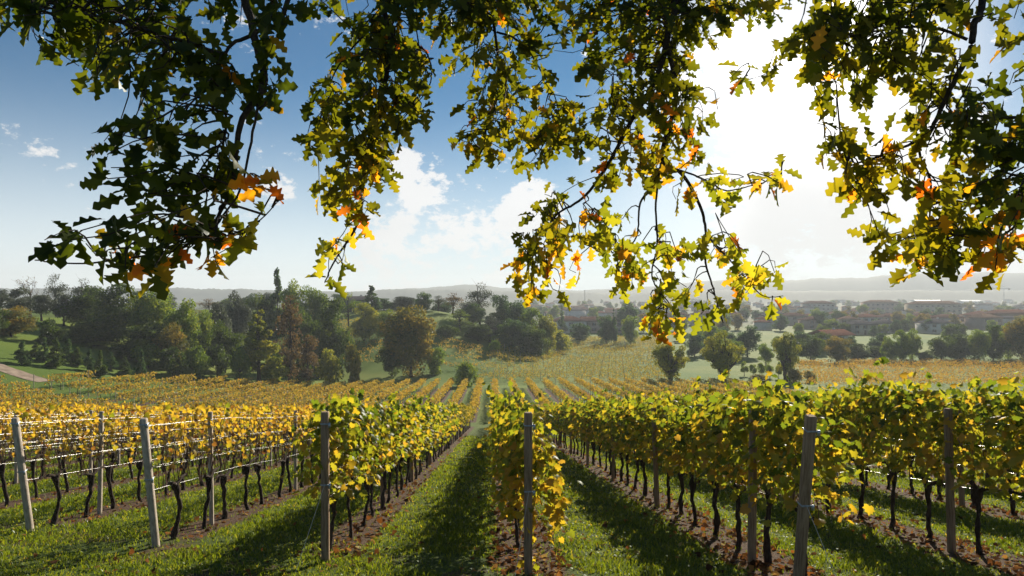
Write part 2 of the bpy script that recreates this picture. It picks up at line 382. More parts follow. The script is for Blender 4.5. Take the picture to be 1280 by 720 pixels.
def build_hills():
    for nm, d0, dd, prof in (('hills', 2500, 420, [(-46, 5), (-30, 10), (-20, 4), (-12, 12), (-7, 26), (-3, 36), (0, 22), (6, 14), (12, 30), (16, 52), (21, 50), (26, 60), (33, 82), (40, 70), (47, 40)]),
                             ('wooded_hills', 1750, 200, [(-46, 14), (-26, 16), (-14, 6), (-9, 13), (-5, 12), (0, 8), (8, 3), (16, 11), (24, 8), (32, 10), (47, 6)])):
        az = np.linspace(-46, 47, 520); dist = np.linspace(-1, 1, 17)
        A, Dn = np.meshgrid(az, dist)
        h = np.interp(A, [p[0] for p in prof], [p[1] for p in prof]) + 20
        h = h * (1 + .03 * np.sin(A * 1.1 + Dn) + .02 * np.sin(A * 2.9 + 1 - Dn) + .008 * np.sin(A * 9.1 + 2 * Dn) + (.02 * np.sin(A * 17 + Dn * 3) + rng.normal(0, .02, A.shape) if d0 < 2000 else .01 * np.sin(A * 13 + Dn) * 0))
        Y = d0 + Dn * dd; Z = -19.5 + h * np.cos(Dn * np.pi / 2) ** 1.3
        X = np.tan(np.radians(A)) * Y
        nx = len(az); i = np.arange(len(dist) - 1)[:, None] * nx; j = np.arange(nx - 1)[None]
        mb = MB(); mb.add(np.stack([X, Y, Z], -1).reshape(-1, 3), np.stack([i + j, i + j + 1, i + nx + j + 1, i + nx + j], -1).reshape(-1, 4))
        tag(mb.build(nm, M['hill'], smooth=True), kind='structure')
build_hills()

def build_haze():
    mb = MB(); box(mb, (0, 1600, 33), (7600, 4400, 130))
    m, t, out = new_mat('haze_air')
    v = t.n('ShaderNodeVolumePrincipled'); v.inputs['Color'].default_value = (.86, .94, 1, 1)
    v.inputs['Density'].default_value = HAZE_DENSITY; v.inputs['Anisotropy'].default_value = .12
    v.inputs['Density Attribute'].default_value = ''; v.inputs['Color Attribute'].default_value = ''; v.inputs['Temperature Attribute'].default_value = ''
    t.l(v.outputs[0], out.inputs['Volume'])
    try: m.cycles.homogeneous_volume = True
    except Exception: pass
    tag(mb.build('haze', m), kind='stuff')
build_haze()

# ------------------------------------------------------------------ vines
GV = 'grapevines in the trellised rows'
def rv(n, a, b): return rng.uniform(a, b, n)
def foliage_mesh(kind, hi, special=False):
    mb = MB()
    if kind == 'leafy':
        n = 450 if hi else 170
        pos = np.stack([rng.normal(0, .185, n), rv(n, -.62, .62), .86 + 1.22 * rng.beta(1.5, 1.15, n)], 1)
        pos[:, 0] *= 1 + .25 * (pos[:, 2] < 1.5)
        ns = 5                                                  # shoots above the top wire and out to the sides
        for _ in range(ns):
            b = np.array([rng.normal(0, .15), rng.uniform(-.55, .55), rng.uniform(1.8, 2.05)]); q = 9 if hi else 5
            e = b + np.array([rng.normal(0, .22), rng.normal(0, .2), rng.uniform(.12, .42)])
            pos = np.concatenate([pos, b + (e - b) * np.linspace(.1, 1, q)[:, None] + rng.normal(0, .04, (q, 3))])
        n = len(pos)
        tint = np.clip(rng.normal(.44, .19, n) - .10 * (pos[:, 2] - 1.4) + .12 * (rng.random(n) < .12), .03, .84)
        size = rv(n, .075, .135) * (1 if hi else 1.5)
    else:
        n = 105 if hi else 60
        pos = np.stack([rng.normal(0, .22, n), rv(n, -.6, .6), 1.02 + .95 * rng.beta(2.0, 1.15, n)], 1)
        tint = np.clip(rng.normal(.74, .14, n), .36, 1); size = rv(n, .05, .10) * (1 if hi else 1.4)
    if special:                                                 # yellow leaves trailing down beside the post
        q = 150; k = rng.random(q)
        ex = np.stack([.24 + .20 * k + rng.normal(0, .09, q), -.35 + rng.normal(0, .16, q), 1.75 - 1.15 * k + rng.normal(0, .1, q)], 1)
        ex2 = np.stack([-.20 + rng.normal(0, .11, 150), -.1 + rng.normal(0, .25, 150), rv(150, .75, 1.7)], 1)
        ex3 = np.stack([.02 + rng.normal(0, .05, 26), np.full(26, -.52), rv(26, .1, .95)], 1)
        pos = np.concatenate([pos, ex, ex2, ex3]); tint = np.concatenate([tint, np.clip(rng.normal(.55, .13, q + 176), .3, .85)])
        pos[:, 0] = np.clip(pos[:, 0], -.5, 1); size = np.concatenate([size, rv(q + 176, .08, .14)]); n = len(pos)
    tip = np.stack([rng.normal(0, .5, n) + np.sign(pos[:, 0]) * .35, rng.normal(0, .55, n), rng.normal(-.55, .4, n)], 1)
    nrm = np.stack([np.sign(pos[:, 0]) * rv(n, .1, 1.1), rng.normal(0, .85, n), rng.normal(.5, .4, n)], 1)
    scatter(mb, T_GRAPE if hi else T_HEX, pos, tip, nrm, size, tint)
    return mb.mesh('foliage', M['vine_leaf'])
def trunk_mesh(hi):
    mb = MB(); k = 11 if hi else 7
    z = np.linspace(-.08, .82, k); a = rng.uniform(0, 6); am = rng.uniform(.01, .045)
    P = np.stack([am * np.sin(z * 5 + a) - am * math.sin(a) + rng.normal(0, .011, k), am * 1.5 * np.sin(z * 4 + a + 1) - am * 1.5 * math.sin(a + 1), z], 1)
    r = np.interp(z, [-.08, .05, .4, .66, .76, .82], [.055, .038, .029, .034, .062, .05]) * (1 + rng.normal(0, .17, k)) * rng.uniform(.85, 1.15)
    tube(mb, P, r, 7 if hi else 5)
    for s in (-1, 1):                                           # the two arms trained along the lowest wire
        L = rng.uniform(.28, .5); q = np.linspace(0, 1, 5)
        A = P[-1] + np.stack([rng.normal(0, .01, 5), s * L * q, .10 * np.sin(q * 2.2) + rng.normal(0, .01, 5) - .03], 1)
        tube(mb, A, np.linspace(.034, .014, 5), 5)
    return mb.mesh('trunk', M['vine_bark'], True), P[-1]
def canes_mesh(head, n, hi):
    mb = MB()
    for _ in range(n):
        y0 = rng.uniform(-.45, .45); q = np.linspace(0, 1, 5); L = rng.uniform(.5, 1.15)
        dx, dy = rng.normal(0, .10), rng.normal(0, .12)
        P = np.stack([head[0] + dx * q + rng.normal(0, .012, 5), y0 + dy * q, .84 + L * q], 1)
        tube(mb, P, np.linspace(.0065, .003, 5) * (1 if hi else 1.5), 4, cap=False)
    return mb.mesh('canes', M['cane'])
VAR = {}
for hi in (True, False):
    for kind, nc in (('leafy', 7), ('golden', 15)):
        VAR[kind, hi] = []
        for _ in range(8 if hi else 5):
            tm, head = trunk_mesh(hi)
            VAR[kind, hi].append((tm, foliage_mesh(kind, hi), canes_mesh(head, nc, hi)))

ORD = 'first second third fourth fifth sixth seventh eighth ninth tenth eleventh twelfth'.split()
ROWTXT = {-1: 'the leafy row left of the central lane', 0: 'the row behind the central wooden post', 1: 'the leafy row with the leaning wooden end post',
          2: 'the second leafy row right of the central lane', 3: 'the third leafy row right of the central lane', 4: 'the fourth leafy row right of the central lane'}
for k, wd in zip(range(-2, -12, -1), ORD): ROWTXT[k] = 'the %s sparse row left of the green ones' % wd
def px_of(x, y): return PXC + x / y * F
X_MIN, X_MAX = -52, 44
def field_end(k, y):
    p = px_of(row_x(k, y), y)
    return y < 128 + min(0, row_x(k, y) + 5) * .45 and not (p < 420 and y > 68 + p * .128)
all_v = []
VSP = .97
for k in range(-22, 15):
    y = y_start(k) + .55; i = 0
    if row_x(k, 30) > 30: y = 76
    while y < 126:
        x = row_x(k, y)
        if X_MIN < x < X_MAX and field_end(k, y) and not (67.5 < y < 74) and gzf(x, y) + 1.9 < 60:
            all_v.append((k, y, x, -60 < px_of(x, y) < 1340))
        y += VSP
inview = [v for v in all_v if v[3] and -11 <= v[0] <= 4 and not (v[0] >= 3 and v[1] > 20)]
inview.sort(key=lambda v: v[1] + (6 if v[0] < -6 else 0))
near = inview[:296]; near_set = {(v[0], v[1]) for v in near}
cnt = {}
near.sort(key=lambda v: (v[0], v[1]))
for k, y, x, _ in near:
    n = cnt.get(k, 0); cnt[k] = n + 1
    kind = 'leafy' if k >= -1 else 'golden'; hi = y < 24
    tm, fm, cm = random.choice(VAR[kind, hi])
    jx = rng.normal(0, .04)
    adj = 'leafy yellow-green' if kind == 'leafy' else 'sparse golden'
    if n < 10: lab = '%s vine, %s %s in %s' % (adj.split()[-1], ORD[n], 'from the post' if k >= -3 else 'from left', ROWTXT[k])
    else: lab = '%s vine beyond the tenth of %s' % (adj.split()[-1], ROWTXT[k])
    x += jx
    o = thing('grapevine', (x, y, gzf(x, y)), lab, 'grapevine', GV, rz=(math.pi if rng.random() < .5 else 0) + rng.normal(0, .05) + .029,
              scale=(rng.uniform(.9, 1.1) * (.88 if k == -1 else .8 if k == 0 else 1), 1, rng.uniform(.90, 1.05) * (1.07 if k >= 2 else .93 if k in (-1, 0) else 1)))
    if k == 0 and n == 0:
        fm = foliage_mesh('leafy', True, True); o.rotation_euler.z = .03
        o['label'] = 'vine with long trailing yellow shoots right behind the central wooden post'
    link('trunk', tm, o); link('foliage', fm, o); link('canes', cm, o)

def rot_scatter(mb, pos, size, tint, up=.35):
    n = len(pos)
    scatter(mb, T_CLUMP, pos, rng.normal(0, 1, (n, 3)), rng.normal(0, 1, (n, 3)) + np.array([0, 0, up]), size, tint)
def build_far_vines():
    mb = MB(); tr = MB(); po = MB()
    P = []; S = []; T = []
    for k, y, x, _v in all_v:
        if (k, y) in near_set or not _v: continue
        leafy = (-1 <= k <= 14 and y < 68)
        m = 54 if y < 45 else 38 if y < 74 else 30
        if leafy:
            if k > 3: m = 20
            p = np.stack([rng.normal(0, .24, m), rv(m, -.6, .6), .85 + 1.25 * rng.beta(1.5, 1.15, m)], 1); t = rng.normal(.36, .13, m)
        else:
            p = np.stack([rng.normal(0, .24, m), rv(m, -.6, .6), (1.0 if y < 70 else .8) + (.9 if y < 70 else 1.0) * rng.beta(1.7, 1.2, m)], 1); t = rng.normal(.56, .12, m)
        P.append(p + np.array([x, y, gzf(x, y)])); T.append(t); S.append(rv(m, .20, .32) * (.85 if y < 40 else 1 if y < 70 else 1.15))
        g = gzf(x, y)
        if y < 70 or int(y / VSP) % 2:
            tube(tr, [(x, y, g - .05), (x + rng.normal(0, .03), y, g + .45), (x + rng.normal(0, .03), y, g + .9)], [.04, .035, .035], 4, cap=False)
    tag(link('vineyard_rows', (lambda: (rot_scatter(mb, np.concatenate(P), np.concatenate(S), np.concatenate(T)), mb.mesh('vineyard_rows', M['vine_far']))[1])()),
        'carpet of golden vine rows filling the slope behind the near vines', 'vineyard', None, 'stuff')
    tag(tr.build('vine_trunks', M['vine_bark']), 'dark trunks of the golden vine rows on the slope', 'vine trunks', None, 'stuff')
build_far_vines()

def field(origin, u, v, nu, nv, su, sv, keep, hgt, m, tint_mu, tint_sd, size, label, name, posts=0):
    """rows along u, spaced along v, kept where keep(x, y)"""
    mb = MB(); P = []; T = []; S = []; pb = MB()
    for j in range(nv):
        dens = rng.uniform(.55, 1)
        for i in range(nu):
            x = origin[0] + u[0] * i * su + v[0] * j * sv; y = origin[1] + u[1] * i * su + v[1] * j * sv
            if not keep(x, y) or not -40 < px_of(x, y) < 1330: continue
            g = gzf(x, y)
            if rng.random() < dens:
                p = np.stack([rng.normal(0, .14, m) + u[0] * rv(m, -.65, .65) * su, rng.normal(0, .14, m) + u[1] * rv(m, -.65, .65) * su, hgt * (.42 + .58 * rng.beta(1.6, 1.3, m))], 1)
                P.append(p + np.array([x, y, g])); T.append(rng.normal(tint_mu, tint_sd, m)); S.append(rv(m, *size))
            if posts and i % posts == 0:
                tube(pb, [(x, y, g - .1), (x, y, g + hgt + .1)], .055, 4)
    rot_scatter(mb, np.concatenate(P), np.concatenate(S), np.concatenate(T))
    tag(mb.build(name, M['vine_far']), label, 'vineyard', None, 'stuff')
    if posts: tag(pb.build('vineyard_posts', M['concrete_post']), 'thin grey posts standing in the far sloping vineyard', 'posts', None, 'stuff')
def keep_mid(x, y):
    p = px_of(x, y); 
    return 133 < y < 285 and p > 596 + (y - 133) * .45 and p < 838 - (y - 150) * .12 and not (196 < y < 199) and not (225 < y < 229)
field((5, 88), (.86, .5), (-.5, .86), 135, 74, 1.3, 2.7, keep_mid, 1.65, 26, .42, .16, (.20, .36), 'pale green and gold vineyard with thin posts below the wooded mound', 'sloping_vineyard', posts=5)
def keep_right(x, y):
    p = px_of(x, y); return 122 < y < 184 - max(0, (1150 - p)) * .02 and p > 1004 + 14 * math.sin(y * .3) - (y - 122) * .3
field((40, 122), (1, .05), (-.05, 1), 105, 27, 1.15, 2.3, keep_right, 1.5, 18, .70, .12, (.22, .40), 'flat brown vineyard in front of the dark tree line', 'brown_vineyard')
def keep_hill(x, y):
    p = px_of(x, y); return (545 < p < 604 and 147 < y < 172) or (396 < p < 480 and 150 < y < 185)
field((-55, 146), (1, -.08), (.08, 1), 60, 16, 1.1, 3.0, keep_hill, 1.5, 14, .55, .15, (.3, .46), 'small patches of golden vines beside the big round tree', 'hillside_vineyard')

# ------------------------------------------------------------------ posts and wires
def post_mesh(h, w_, mat):
    mb = MB(); b = w_ * .14; o = []
    hw = w_ / 2
    ring = [(-hw + b, -hw), (hw - b, -hw), (hw, -hw + b), (hw, hw - b), (hw - b, hw), (-hw + b, hw), (-hw, hw - b), (-hw, -hw + b)]
    zs = [-.25, .02, h * .33, h * .66, h - b, h]
    V = []
    for z in zs:
        s = 1 if z < h else .8
        V += [(x * s + .003 * math.sin(z * 9), y * s, z) for x, y in ring]
    i = np.arange(len(zs) - 1)[:, None] * 8; j = np.arange(8)[None]
    mb.add(V, np.stack([i + j, i + (j + 1) % 8, i + 8 + (j + 1) % 8, i + 8 + j], -1).reshape(-1, 4))
    mb.add(V[-8:], [list(range(8))])
    return mb.mesh('trellis_post', mat)
PM = {('end', 'c'): post_mesh(1.86, .085, M['concrete_post']), ('mid', 'c'): post_mesh(1.9, .065, M['concrete_post']),
      ('end', 'w'): post_mesh(1.93, .095, M['wood_post']), ('mid', 'w'): post_mesh(1.95, .085, M['wood_post'])}
def band_mesh(w_):
    mb = MB(); hw = w_ / 2 + .003
    for s in (-1, 1):
        box(mb, (s * (hw + .0015), 0, 0), (.003, 2 * hw, .018)); box(mb, (0, s * (hw + .0015), 0), (2 * hw + .006, .003, .018))
    box(mb, (hw + .012, -hw - .004, -.015), (.03, .008, .06))
    return mb.mesh('strap', M['strap'])
BM = {'c': band_mesh(.085), 'w': band_mesh(.095)}
PG = 'posts of the vine trellis'
far_posts = MB()
def guy(o, px_, top, dx):
    mb = MB(); tube(mb, [(0, -.05, top), (dx, -.75, -.02)], .0025, 4); return mb.build('guy_wire', M['metal'], o)
END_LEAN = {-3: (-.03, R(9)), -2: (-.03, R(8)), -1: (0, R(1)), 0: (0, R(1)), 1: (.012, R(8)), 2: (0, 0)}
POSTS = {}
for k in range(-21, 5):
    ys_ = [y_start(k)]
    if k in (-1, 0): first = 4.6
    elif k == 1: first = 1.45
    elif k == 2: first = 3.65
    elif k in (-2, -3): first = 1.9
    else: first = 4.4
    y = ys_[0] + first
    while y < (66 if k >= -1 else 100): ys_.append(y); y += 4.9
    n = 0
    for i, y in enumerate(ys_):
        x = row_x(k, y) - (.30 if k == 1 and i == 0 else .22 if k in (1, 2, 3) else 0); p = px_of(x, y)
        if not (-25 < p < 1300) or x < X_MIN or not field_end(k, y): continue
        z = gzf(x, y); mt = 'c' if k <= -2 else 'w'
        if y < 34 and k >= -11 and not (k >= 3 and y > 16):
            end = i == 0
            if end:
                lab = {-3: 'pale grey concrete end post leaning left, leftmost of the sparse rows', -2: 'pale grey concrete leaning end post, second from the left',
                       -1: 'upright brown end post at the front of the left leafy row', 0: 'upright brown wooden post with yellow vine leaves trailing around it',
                       1: 'thick leaning wooden end post with metal straps on the right'}.get(k, 'end post of %s' % ROWTXT[k])
            elif n < 6: lab = '%s thin post standing in %s' % (ORD[n], ROWTXT[k])
            else: lab = 'thin post far back in %s' % ROWTXT[k]
            n += 1
            me = PM['end' if end else 'mid', mt]
            o = link('trellis_post', me); o.location = (x, y, z)
            o.rotation_euler = (rng.normal(0, .012), rng.normal(0, .014), rng.uniform(-.15, .15))
            if end and k in END_LEAN: o.rotation_euler = (END_LEAN[k][1], END_LEAN[k][0], .05)
            tag(o, lab, 'post', PG)
            if end and -3 <= k <= 2:
                for hz in (1.0, 1.78):
                    s = link('strap', BM[mt], o); s.location = (.003 * math.sin(hz * 9), 0, hz)
                if k in (1, -1, 0): guy(o, 0, 1.0, .28 if k == 1 else -.25)
        else:
            tube(far_posts, [(x, y, z - .1), (x, y, z + 1.92)], .04, 4, cap=True)
tag(far_posts.build('row_posts', M['concrete_post']), 'thin grey posts far down the golden rows', 'posts', None, 'stuff')

for k in range(-12, 5):
    o = None
    ye = 45 if k <= -2 else 30
    y0 = y_start(k)
    if px_of(row_x(k, 34), 34) < -40: continue
    o = thing('trellis_wire', (row_x(k, y0), y0, gzf(row_x(k, y0), y0)), 'set of taut steel wires strung along %s' % ROWTXT.get(k, 'a sparse row at the left edge').replace('the ', '', 1), 'wires', 'wires of the vine trellis')
    for h in (.86, 1.15, 1.45, 1.76):
        for s in ((-1, 1) if h > 1 and k <= -2 else (1,)):
            mb = MB(); pts = []
            for y in np.linspace(y0, ye, 26):
                x = row_x(k, y); pts.append((x - o.location.x + s * .05, y - o.location.y, gzf(x, y) + h - o.location.z + rng.normal(0, .008) + (0 if y > y0 + .1 else -.02)))
            if k in END_LEAN: pts[0] = (pts[0][0] - (.3 if k == 1 else 0) + math.sin(END_LEAN[k][0]) * h, -math.sin(END_LEAN[k][1]) * h, pts[0][2])
            tube(mb, pts, .0019, 4, cap=False); mb.build('wire', M['metal'], o)

# ------------------------------------------------------------------ grass blades and fallen leaves
def strip_dist(x, y):
    xr = x + .029 * y - .43; u = np.where(xr > 0, xr / 3.03, xr / 2.57)
    return np.abs(u - np.round(u)), y + .40 * x
def build_grass():
    n = 330000
    y = 4.2 * (46 / 4.2) ** (rng.random(n) ** .8)
    p = rv(n, -30, 1310); x = (p - PXC) / F * y
    clump = np.sin(x * 3.1 + np.sin(y * 2.3) * 2) * np.sin(y * 2.7 + x) ; 
    d, st = strip_dist(x, y)
    keep = np.where((d < .14) & (st > 8.4), rng.random(n) < .10, rng.random(n) < .92)
    bare = (np.sin(x * 1.1 + 2 * np.sin(y * .9)) * np.sin(y * 1.6 + x * .5 + 1) > .30) & (st < 8.8)
    keep &= ~(bare & (rng.random(n) < .8))
    x, y, clump = x[keep], y[keep], clump[keep]; n = len(x)
    z = gz(x, y) - .01
    dist = y
    h = rv(n, .025, .068) * (1 + .45 * clump) * (1 + .010 * dist)
    wd = rv(n, .0035, .007) * np.maximum(1, dist / 7.5)
    a = rv(n, 0, 2 * np.pi); lean = rv(n, .1, .8); b = rv(n, 0, 2 * np.pi)
    base = np.stack([x, y, z], 1); wv = np.stack([np.cos(a), np.sin(a), 0 * a], 1) * wd[:, None]
    top = base + np.stack([np.cos(b) * lean * h, np.sin(b) * lean * h, h], 1)
    midp = base + np.stack([np.cos(b) * lean * h * .3, np.sin(b) * lean * h * .3, h * .6], 1)
    V = np.stack([base - wv, base + wv, midp + wv * .8, top, midp - wv * .8], 1).reshape(-1, 3)
    i = np.arange(n)[:, None] * 5
    mb = MB(); t = np.clip(rng.normal(.42, .2, n) - .1 * clump, 0, 1)
    mb.add(V, i + np.array([[0, 1, 2, 3, 4]]), np.repeat(t, 5))
    tag(mb.build('grass', M['grass']), 'short green grass covering the lanes between the vine rows', 'grass', None, 'stuff')
    # clover and broad weeds
    n = 14000; y = 4.3 * (24 / 4.3) ** rng.random(n); x = (rv(n, -20, 1300) - PXC) / F * y
    d, st = strip_dist(x, y); k = (d > .13) | (st < 8); x, y = x[k], y[k]; n = len(x)
    mb = MB(); scatter(mb, T_HEX, np.stack([x, y, gz(x, y) + rv(n, .02, .07)], 1), rng.normal(0, 1, (n, 3)) * np.array([1, 1, .3]), np.array([0, 0, 1]) + rng.normal(0, .35, (n, 3)), rv(n, .02, .045), np.clip(rng.normal(.4, .15, n), 0, .8))
    tag(mb.build('clover', M['grass']), 'low clover and weeds among the grass', 'clover', None, 'stuff')
build_grass()
def build_litter():
    n = 34000; y = 4.4 * (50 / 4.4) ** rng.random(n); x = (rv(n, -20, 1300) - PXC) / F * y
    d, st = strip_dist(x, y)
    pr = np.where((d < .17) & (st > 8), .95, np.where(d < .3, .12, .035)) * np.where(x > -2.5, 1, .45)
    k = rng.random(n) < pr; x, y = x[k], y[k]; n = len(x)
    mb = MB()
    scatter(mb, T_HEX, np.stack([x, y, gz(x, y) + rv(n, .008, .05)], 1), rng.normal(0, 1, (n, 3)) * np.array([1, 1, .35]), np.array([0, 0, 1]) + rng.normal(0, .5, (n, 3)), rv(n, .045, .10) * np.maximum(1, y / 18), np.clip(rng.normal(.45, .26, n), 0, 1))
    tag(mb.build('fallen_leaves', M['litter']), 'rust brown fallen vine leaves lying along the bare soil strips', 'fallen leaves', None, 'stuff')
build_litter()
def build_fallen_branch():
    mb = MB(); a = at(150, 6.15); b = at(228, 6.5)
    q = np.linspace(0, 1, 7)[:, None]
    P = np.array(a) + (np.array(b) - np.array(a)) * q + np.stack([rng.normal(0, .012, 7), rng.normal(0, .015, 7), .07 + .06 * q[:, 0] + rng.normal(0, .01, 7)], 1)
    tube(mb, P, [.05, .045, .042, .035, .03, .022, .008], 7)
    tube(mb, [P[3], P[3] + np.array([.06, .05, .08]), P[3] + np.array([.13, .04, .11])], [.02, .015, .006], 5)
    tag(mb.build('fallen_branch', M['bark'], smooth=True), 'short broken dark branch lying on the grass at the lower left', 'branch')
build_fallen_branch()

# ------------------------------------------------------------------ trees
def tree_variant(kind, seed):
    """trunk and crown meshes of a tree H metres tall and 2*W wide"""
    r = np.random.default_rng(seed)
    H, W = {'round': (12, 5.2), 'conical': (12, 3.6), 'narrow': (12, 2.6), 'airy': (12, 3.6), 'spruce': (5, 1.7), 'cedar': (13, 4), 'shrub': (3, 2.2), 'pollard': (9, 3.6), 'olive': (6, 3.2), 'bare': (9, 3.5)}[kind]
    nb = {'round': 40, 'conical': 40, 'narrow': 28, 'airy': 22, 'spruce': 60, 'cedar': 46, 'shrub': 16, 'pollard': 52, 'olive': 18, 'bare': 14}[kind]
    n = {'round': 6500, 'conical': 3800, 'narrow': 1900, 'airy': 1000, 'spruce': 3000, 'cedar': 3600, 'shrub': 1500, 'pollard': 8000, 'olive': 2600, 'bare': 130}[kind]
    cs = {'round': .50, 'conical': .46, 'narrow': .36, 'airy': .36, 'spruce': .26, 'cedar': .42, 'shrub': .30, 'pollard': .30, 'olive': .34, 'bare': .25}[kind]
    C = []; Rb = []
    while len(C) < nb:
        u = r.normal(0, 1, 3); u /= np.linalg.norm(u); q = r.random() ** .45
        if kind in ('round', 'airy', 'olive'):
            lo, zc, zs = (.52, .475, .50) if kind == 'round' else (.5, .60, .38) if kind == 'airy' else (.5, .54, .44)
            p = u * q * np.array([W * .74, W * .74, H * zs * .86]) + np.array([0, 0, H * zc]); rad = W * r.uniform(.22, .36)
            if p[2] < H * .2: p[:2] *= .85
            p[:2] *= r.uniform(.85, 1.15)
        elif kind in ('conical', 'spruce', 'cedar'):
            z = r.random() ** .9 * .92 + .06
            w_ = W * (1 - z) ** (.75 if kind == 'conical' else .9) * (1 if z > .1 else .85)
            if kind == 'cedar': w_ *= .55 + .6 * ((z * 7) % 1 < .5)
            a = r.uniform(0, 6.28); p = np.array([math.cos(a) * w_ * r.uniform(.3, .85), math.sin(a) * w_ * r.uniform(.3, .85), z * H]); rad = max(.22, w_ * r.uniform(.28, .42))
        elif kind == 'narrow':
            z = r.random() * .84 + .1; w_ = W * math.sin(math.pi * min(1, z * .92 + .1)) ** .7
            a = r.uniform(0, 6.28); p = np.array([math.cos(a), math.sin(a), 0]) * w_ * r.uniform(.1, .7) + np.array([0, 0, z * H]); rad = W * r.uniform(.25, .42)
        elif kind == 'shrub':
            p = u * q * np.array([W * .7, W * .7, H * .5]) + np.array([0, 0, H * .42]); p[2] = abs(p[2]); rad = W * r.uniform(.22, .38)
        elif kind == 'pollard':
            p = u * q * np.array([W * .78, W * .78, H * .38]) + np.array([0, 0, H * .57]); p[:2] *= .72 + .42 * min(1, p[2] / H / .6); rad = W * r.uniform(.17, .27)
        else:
            p = u * np.array([W * .9, W * .9, H * .28]) * q + np.array([0, 0, H * .7]); rad = .8
        C.append(p); Rb.append(rad)
    C = np.array(C); Rb = np.array(Rb)
    tb = MB(); lean = r.normal(0, .02 * H, 2)
    th = {'pollard': .24, 'shrub': .35, 'olive': .35, 'bare': .55, 'round': .62, 'airy': .8}.get(kind, .94) * H
    tr = {'pollard': .42, 'shrub': .08, 'olive': .28, 'spruce': .07, 'bare': .35}.get(kind, .02 * H)
    z = np.linspace(0, 1, 8)
    TP = np.stack([lean[0] * z + r.normal(0, .012 * H * .4, 8) * (z > 0), lean[1] * z + r.normal(0, .012 * H * .4, 8) * (z > 0), z * th - .15], 1)
    TR = tr * np.where(z < .1, 1.35, 1) * (1 - .75 * z) if kind != 'pollard' else tr * (1 + .45 * z ** 3)
    tube(tb, TP, TR, 8)
    sel = r.permutation(nb)[: (nb if kind in ('pollard', 'bare', 'airy', 'narrow') else 15)]
    for b in sel:
        k = int(np.clip(np.searchsorted(TP[:, 2], C[b][2] * .55), 2, 7)) if kind not in ('pollard',) else 7
        s = TP[k]; q = np.linspace(0, 1, 5)[:, None]; mid = (C[b] - s)
        L = s + mid * q + np.array([0, 0, 1]) * (np.sin(q * 3.14) * (-.06 if kind != 'pollard' else .02) * np.linalg.norm(mid)) + r.normal(0, .03, (5, 3)) * np.linalg.norm(mid) * (q > 0)
        tube(tb, L, np.linspace(max(.03, TR[k] * .5), .015, 5), 5, cap=False)
        if kind in ('bare', 'airy', 'narrow'):
            for _ in range(5):
                e = L[-2] + r.normal(0, 1, 3) * Rb[b] * 1.1 + np.array([0, 0, Rb[b] * .6])
                tube(tb, [L[-2], (L[-2] + e) / 2 + r.normal(0, .08, 3), e], [.025, .018, .008], 4, cap=False)
    cb = MB()
    w_ = Rb ** 2; b = r.choice(nb, n, p=w_ / w_.sum())
    u = unit(r.normal(0, 1, (n, 3))); q = .45 + .65 * r.random(n) ** .7
    pos = C[b] + u * (Rb[b] * q)[:, None] * np.array([1, 1, .8 if kind != 'cedar' else .4])
    pos[:, 2] = np.maximum(pos[:, 2], .05)
    bt = r.normal(.5, .16, nb)[b] + r.normal(0, .13, n)
    scatter(cb, T_CLUMP, pos, r.normal(0, 1, (n, 3)) + u * .3, u * 1.0 + r.normal(0, .6, (n, 3)) + np.array([0, 0, .35]), cs * r.uniform(.7, 1.35, n), bt)
    return tb.mesh('trunk', M['bark'], True), cb.mesh('crown', M['tree_mid']), H, W
TV = {}
def variant(kind):
    L = TV.setdefault(kind, [])
    cap = {'round': 5, 'shrub': 3, 'conical': 2, 'narrow': 2, 'airy': 2, 'spruce': 4, 'pollard': 3, 'olive': 3}.get(kind, 1)
    if len(L) < cap: L.append(tree_variant(kind, 100 + len(L) * 7 + hash_s(kind))); return L[-1]
    return L[random.randrange(cap)]
def hash_s(s): return sum(ord(c) * (i + 3) for i, c in enumerate(s))
NAMES = {'spruce': 'spruce_tree', 'cedar': 'cedar_tree', 'shrub': 'shrub', 'pollard': 'pollard_tree', 'olive': 'olive_tree', 'bare': 'bare_tree', 'conical': 'conical_tree'}
def tree(px, top, wpx, d, kind, mat, label, group=None, cat=None, sink=0, name=None):
    p = at(px, d); ztop = -(top - HOR) / F * d
    tm, cm, H, W = variant(kind)
    h = max(1.0, ztop - p.z + sink); sz = h / H; sx = wpx / F * d / (2 * W)
    o = thing(name or ('conifer_tree' if 'conifer' in label else NAMES.get(kind, 'tree')), (p.x, p.y, p.z - sink), label, cat or ('shrub' if kind == 'shrub' else 'tree'), group, rng.uniform(0, 6.28), (sx, sx, sz))
    link('trunk', tm, o); c = link('crown', cm, o)
    c.material_slots[0].link = 'OBJECT'; c.material_slots[0].material = M[mat]
    return o
GW = 'trees of the wooded slope'
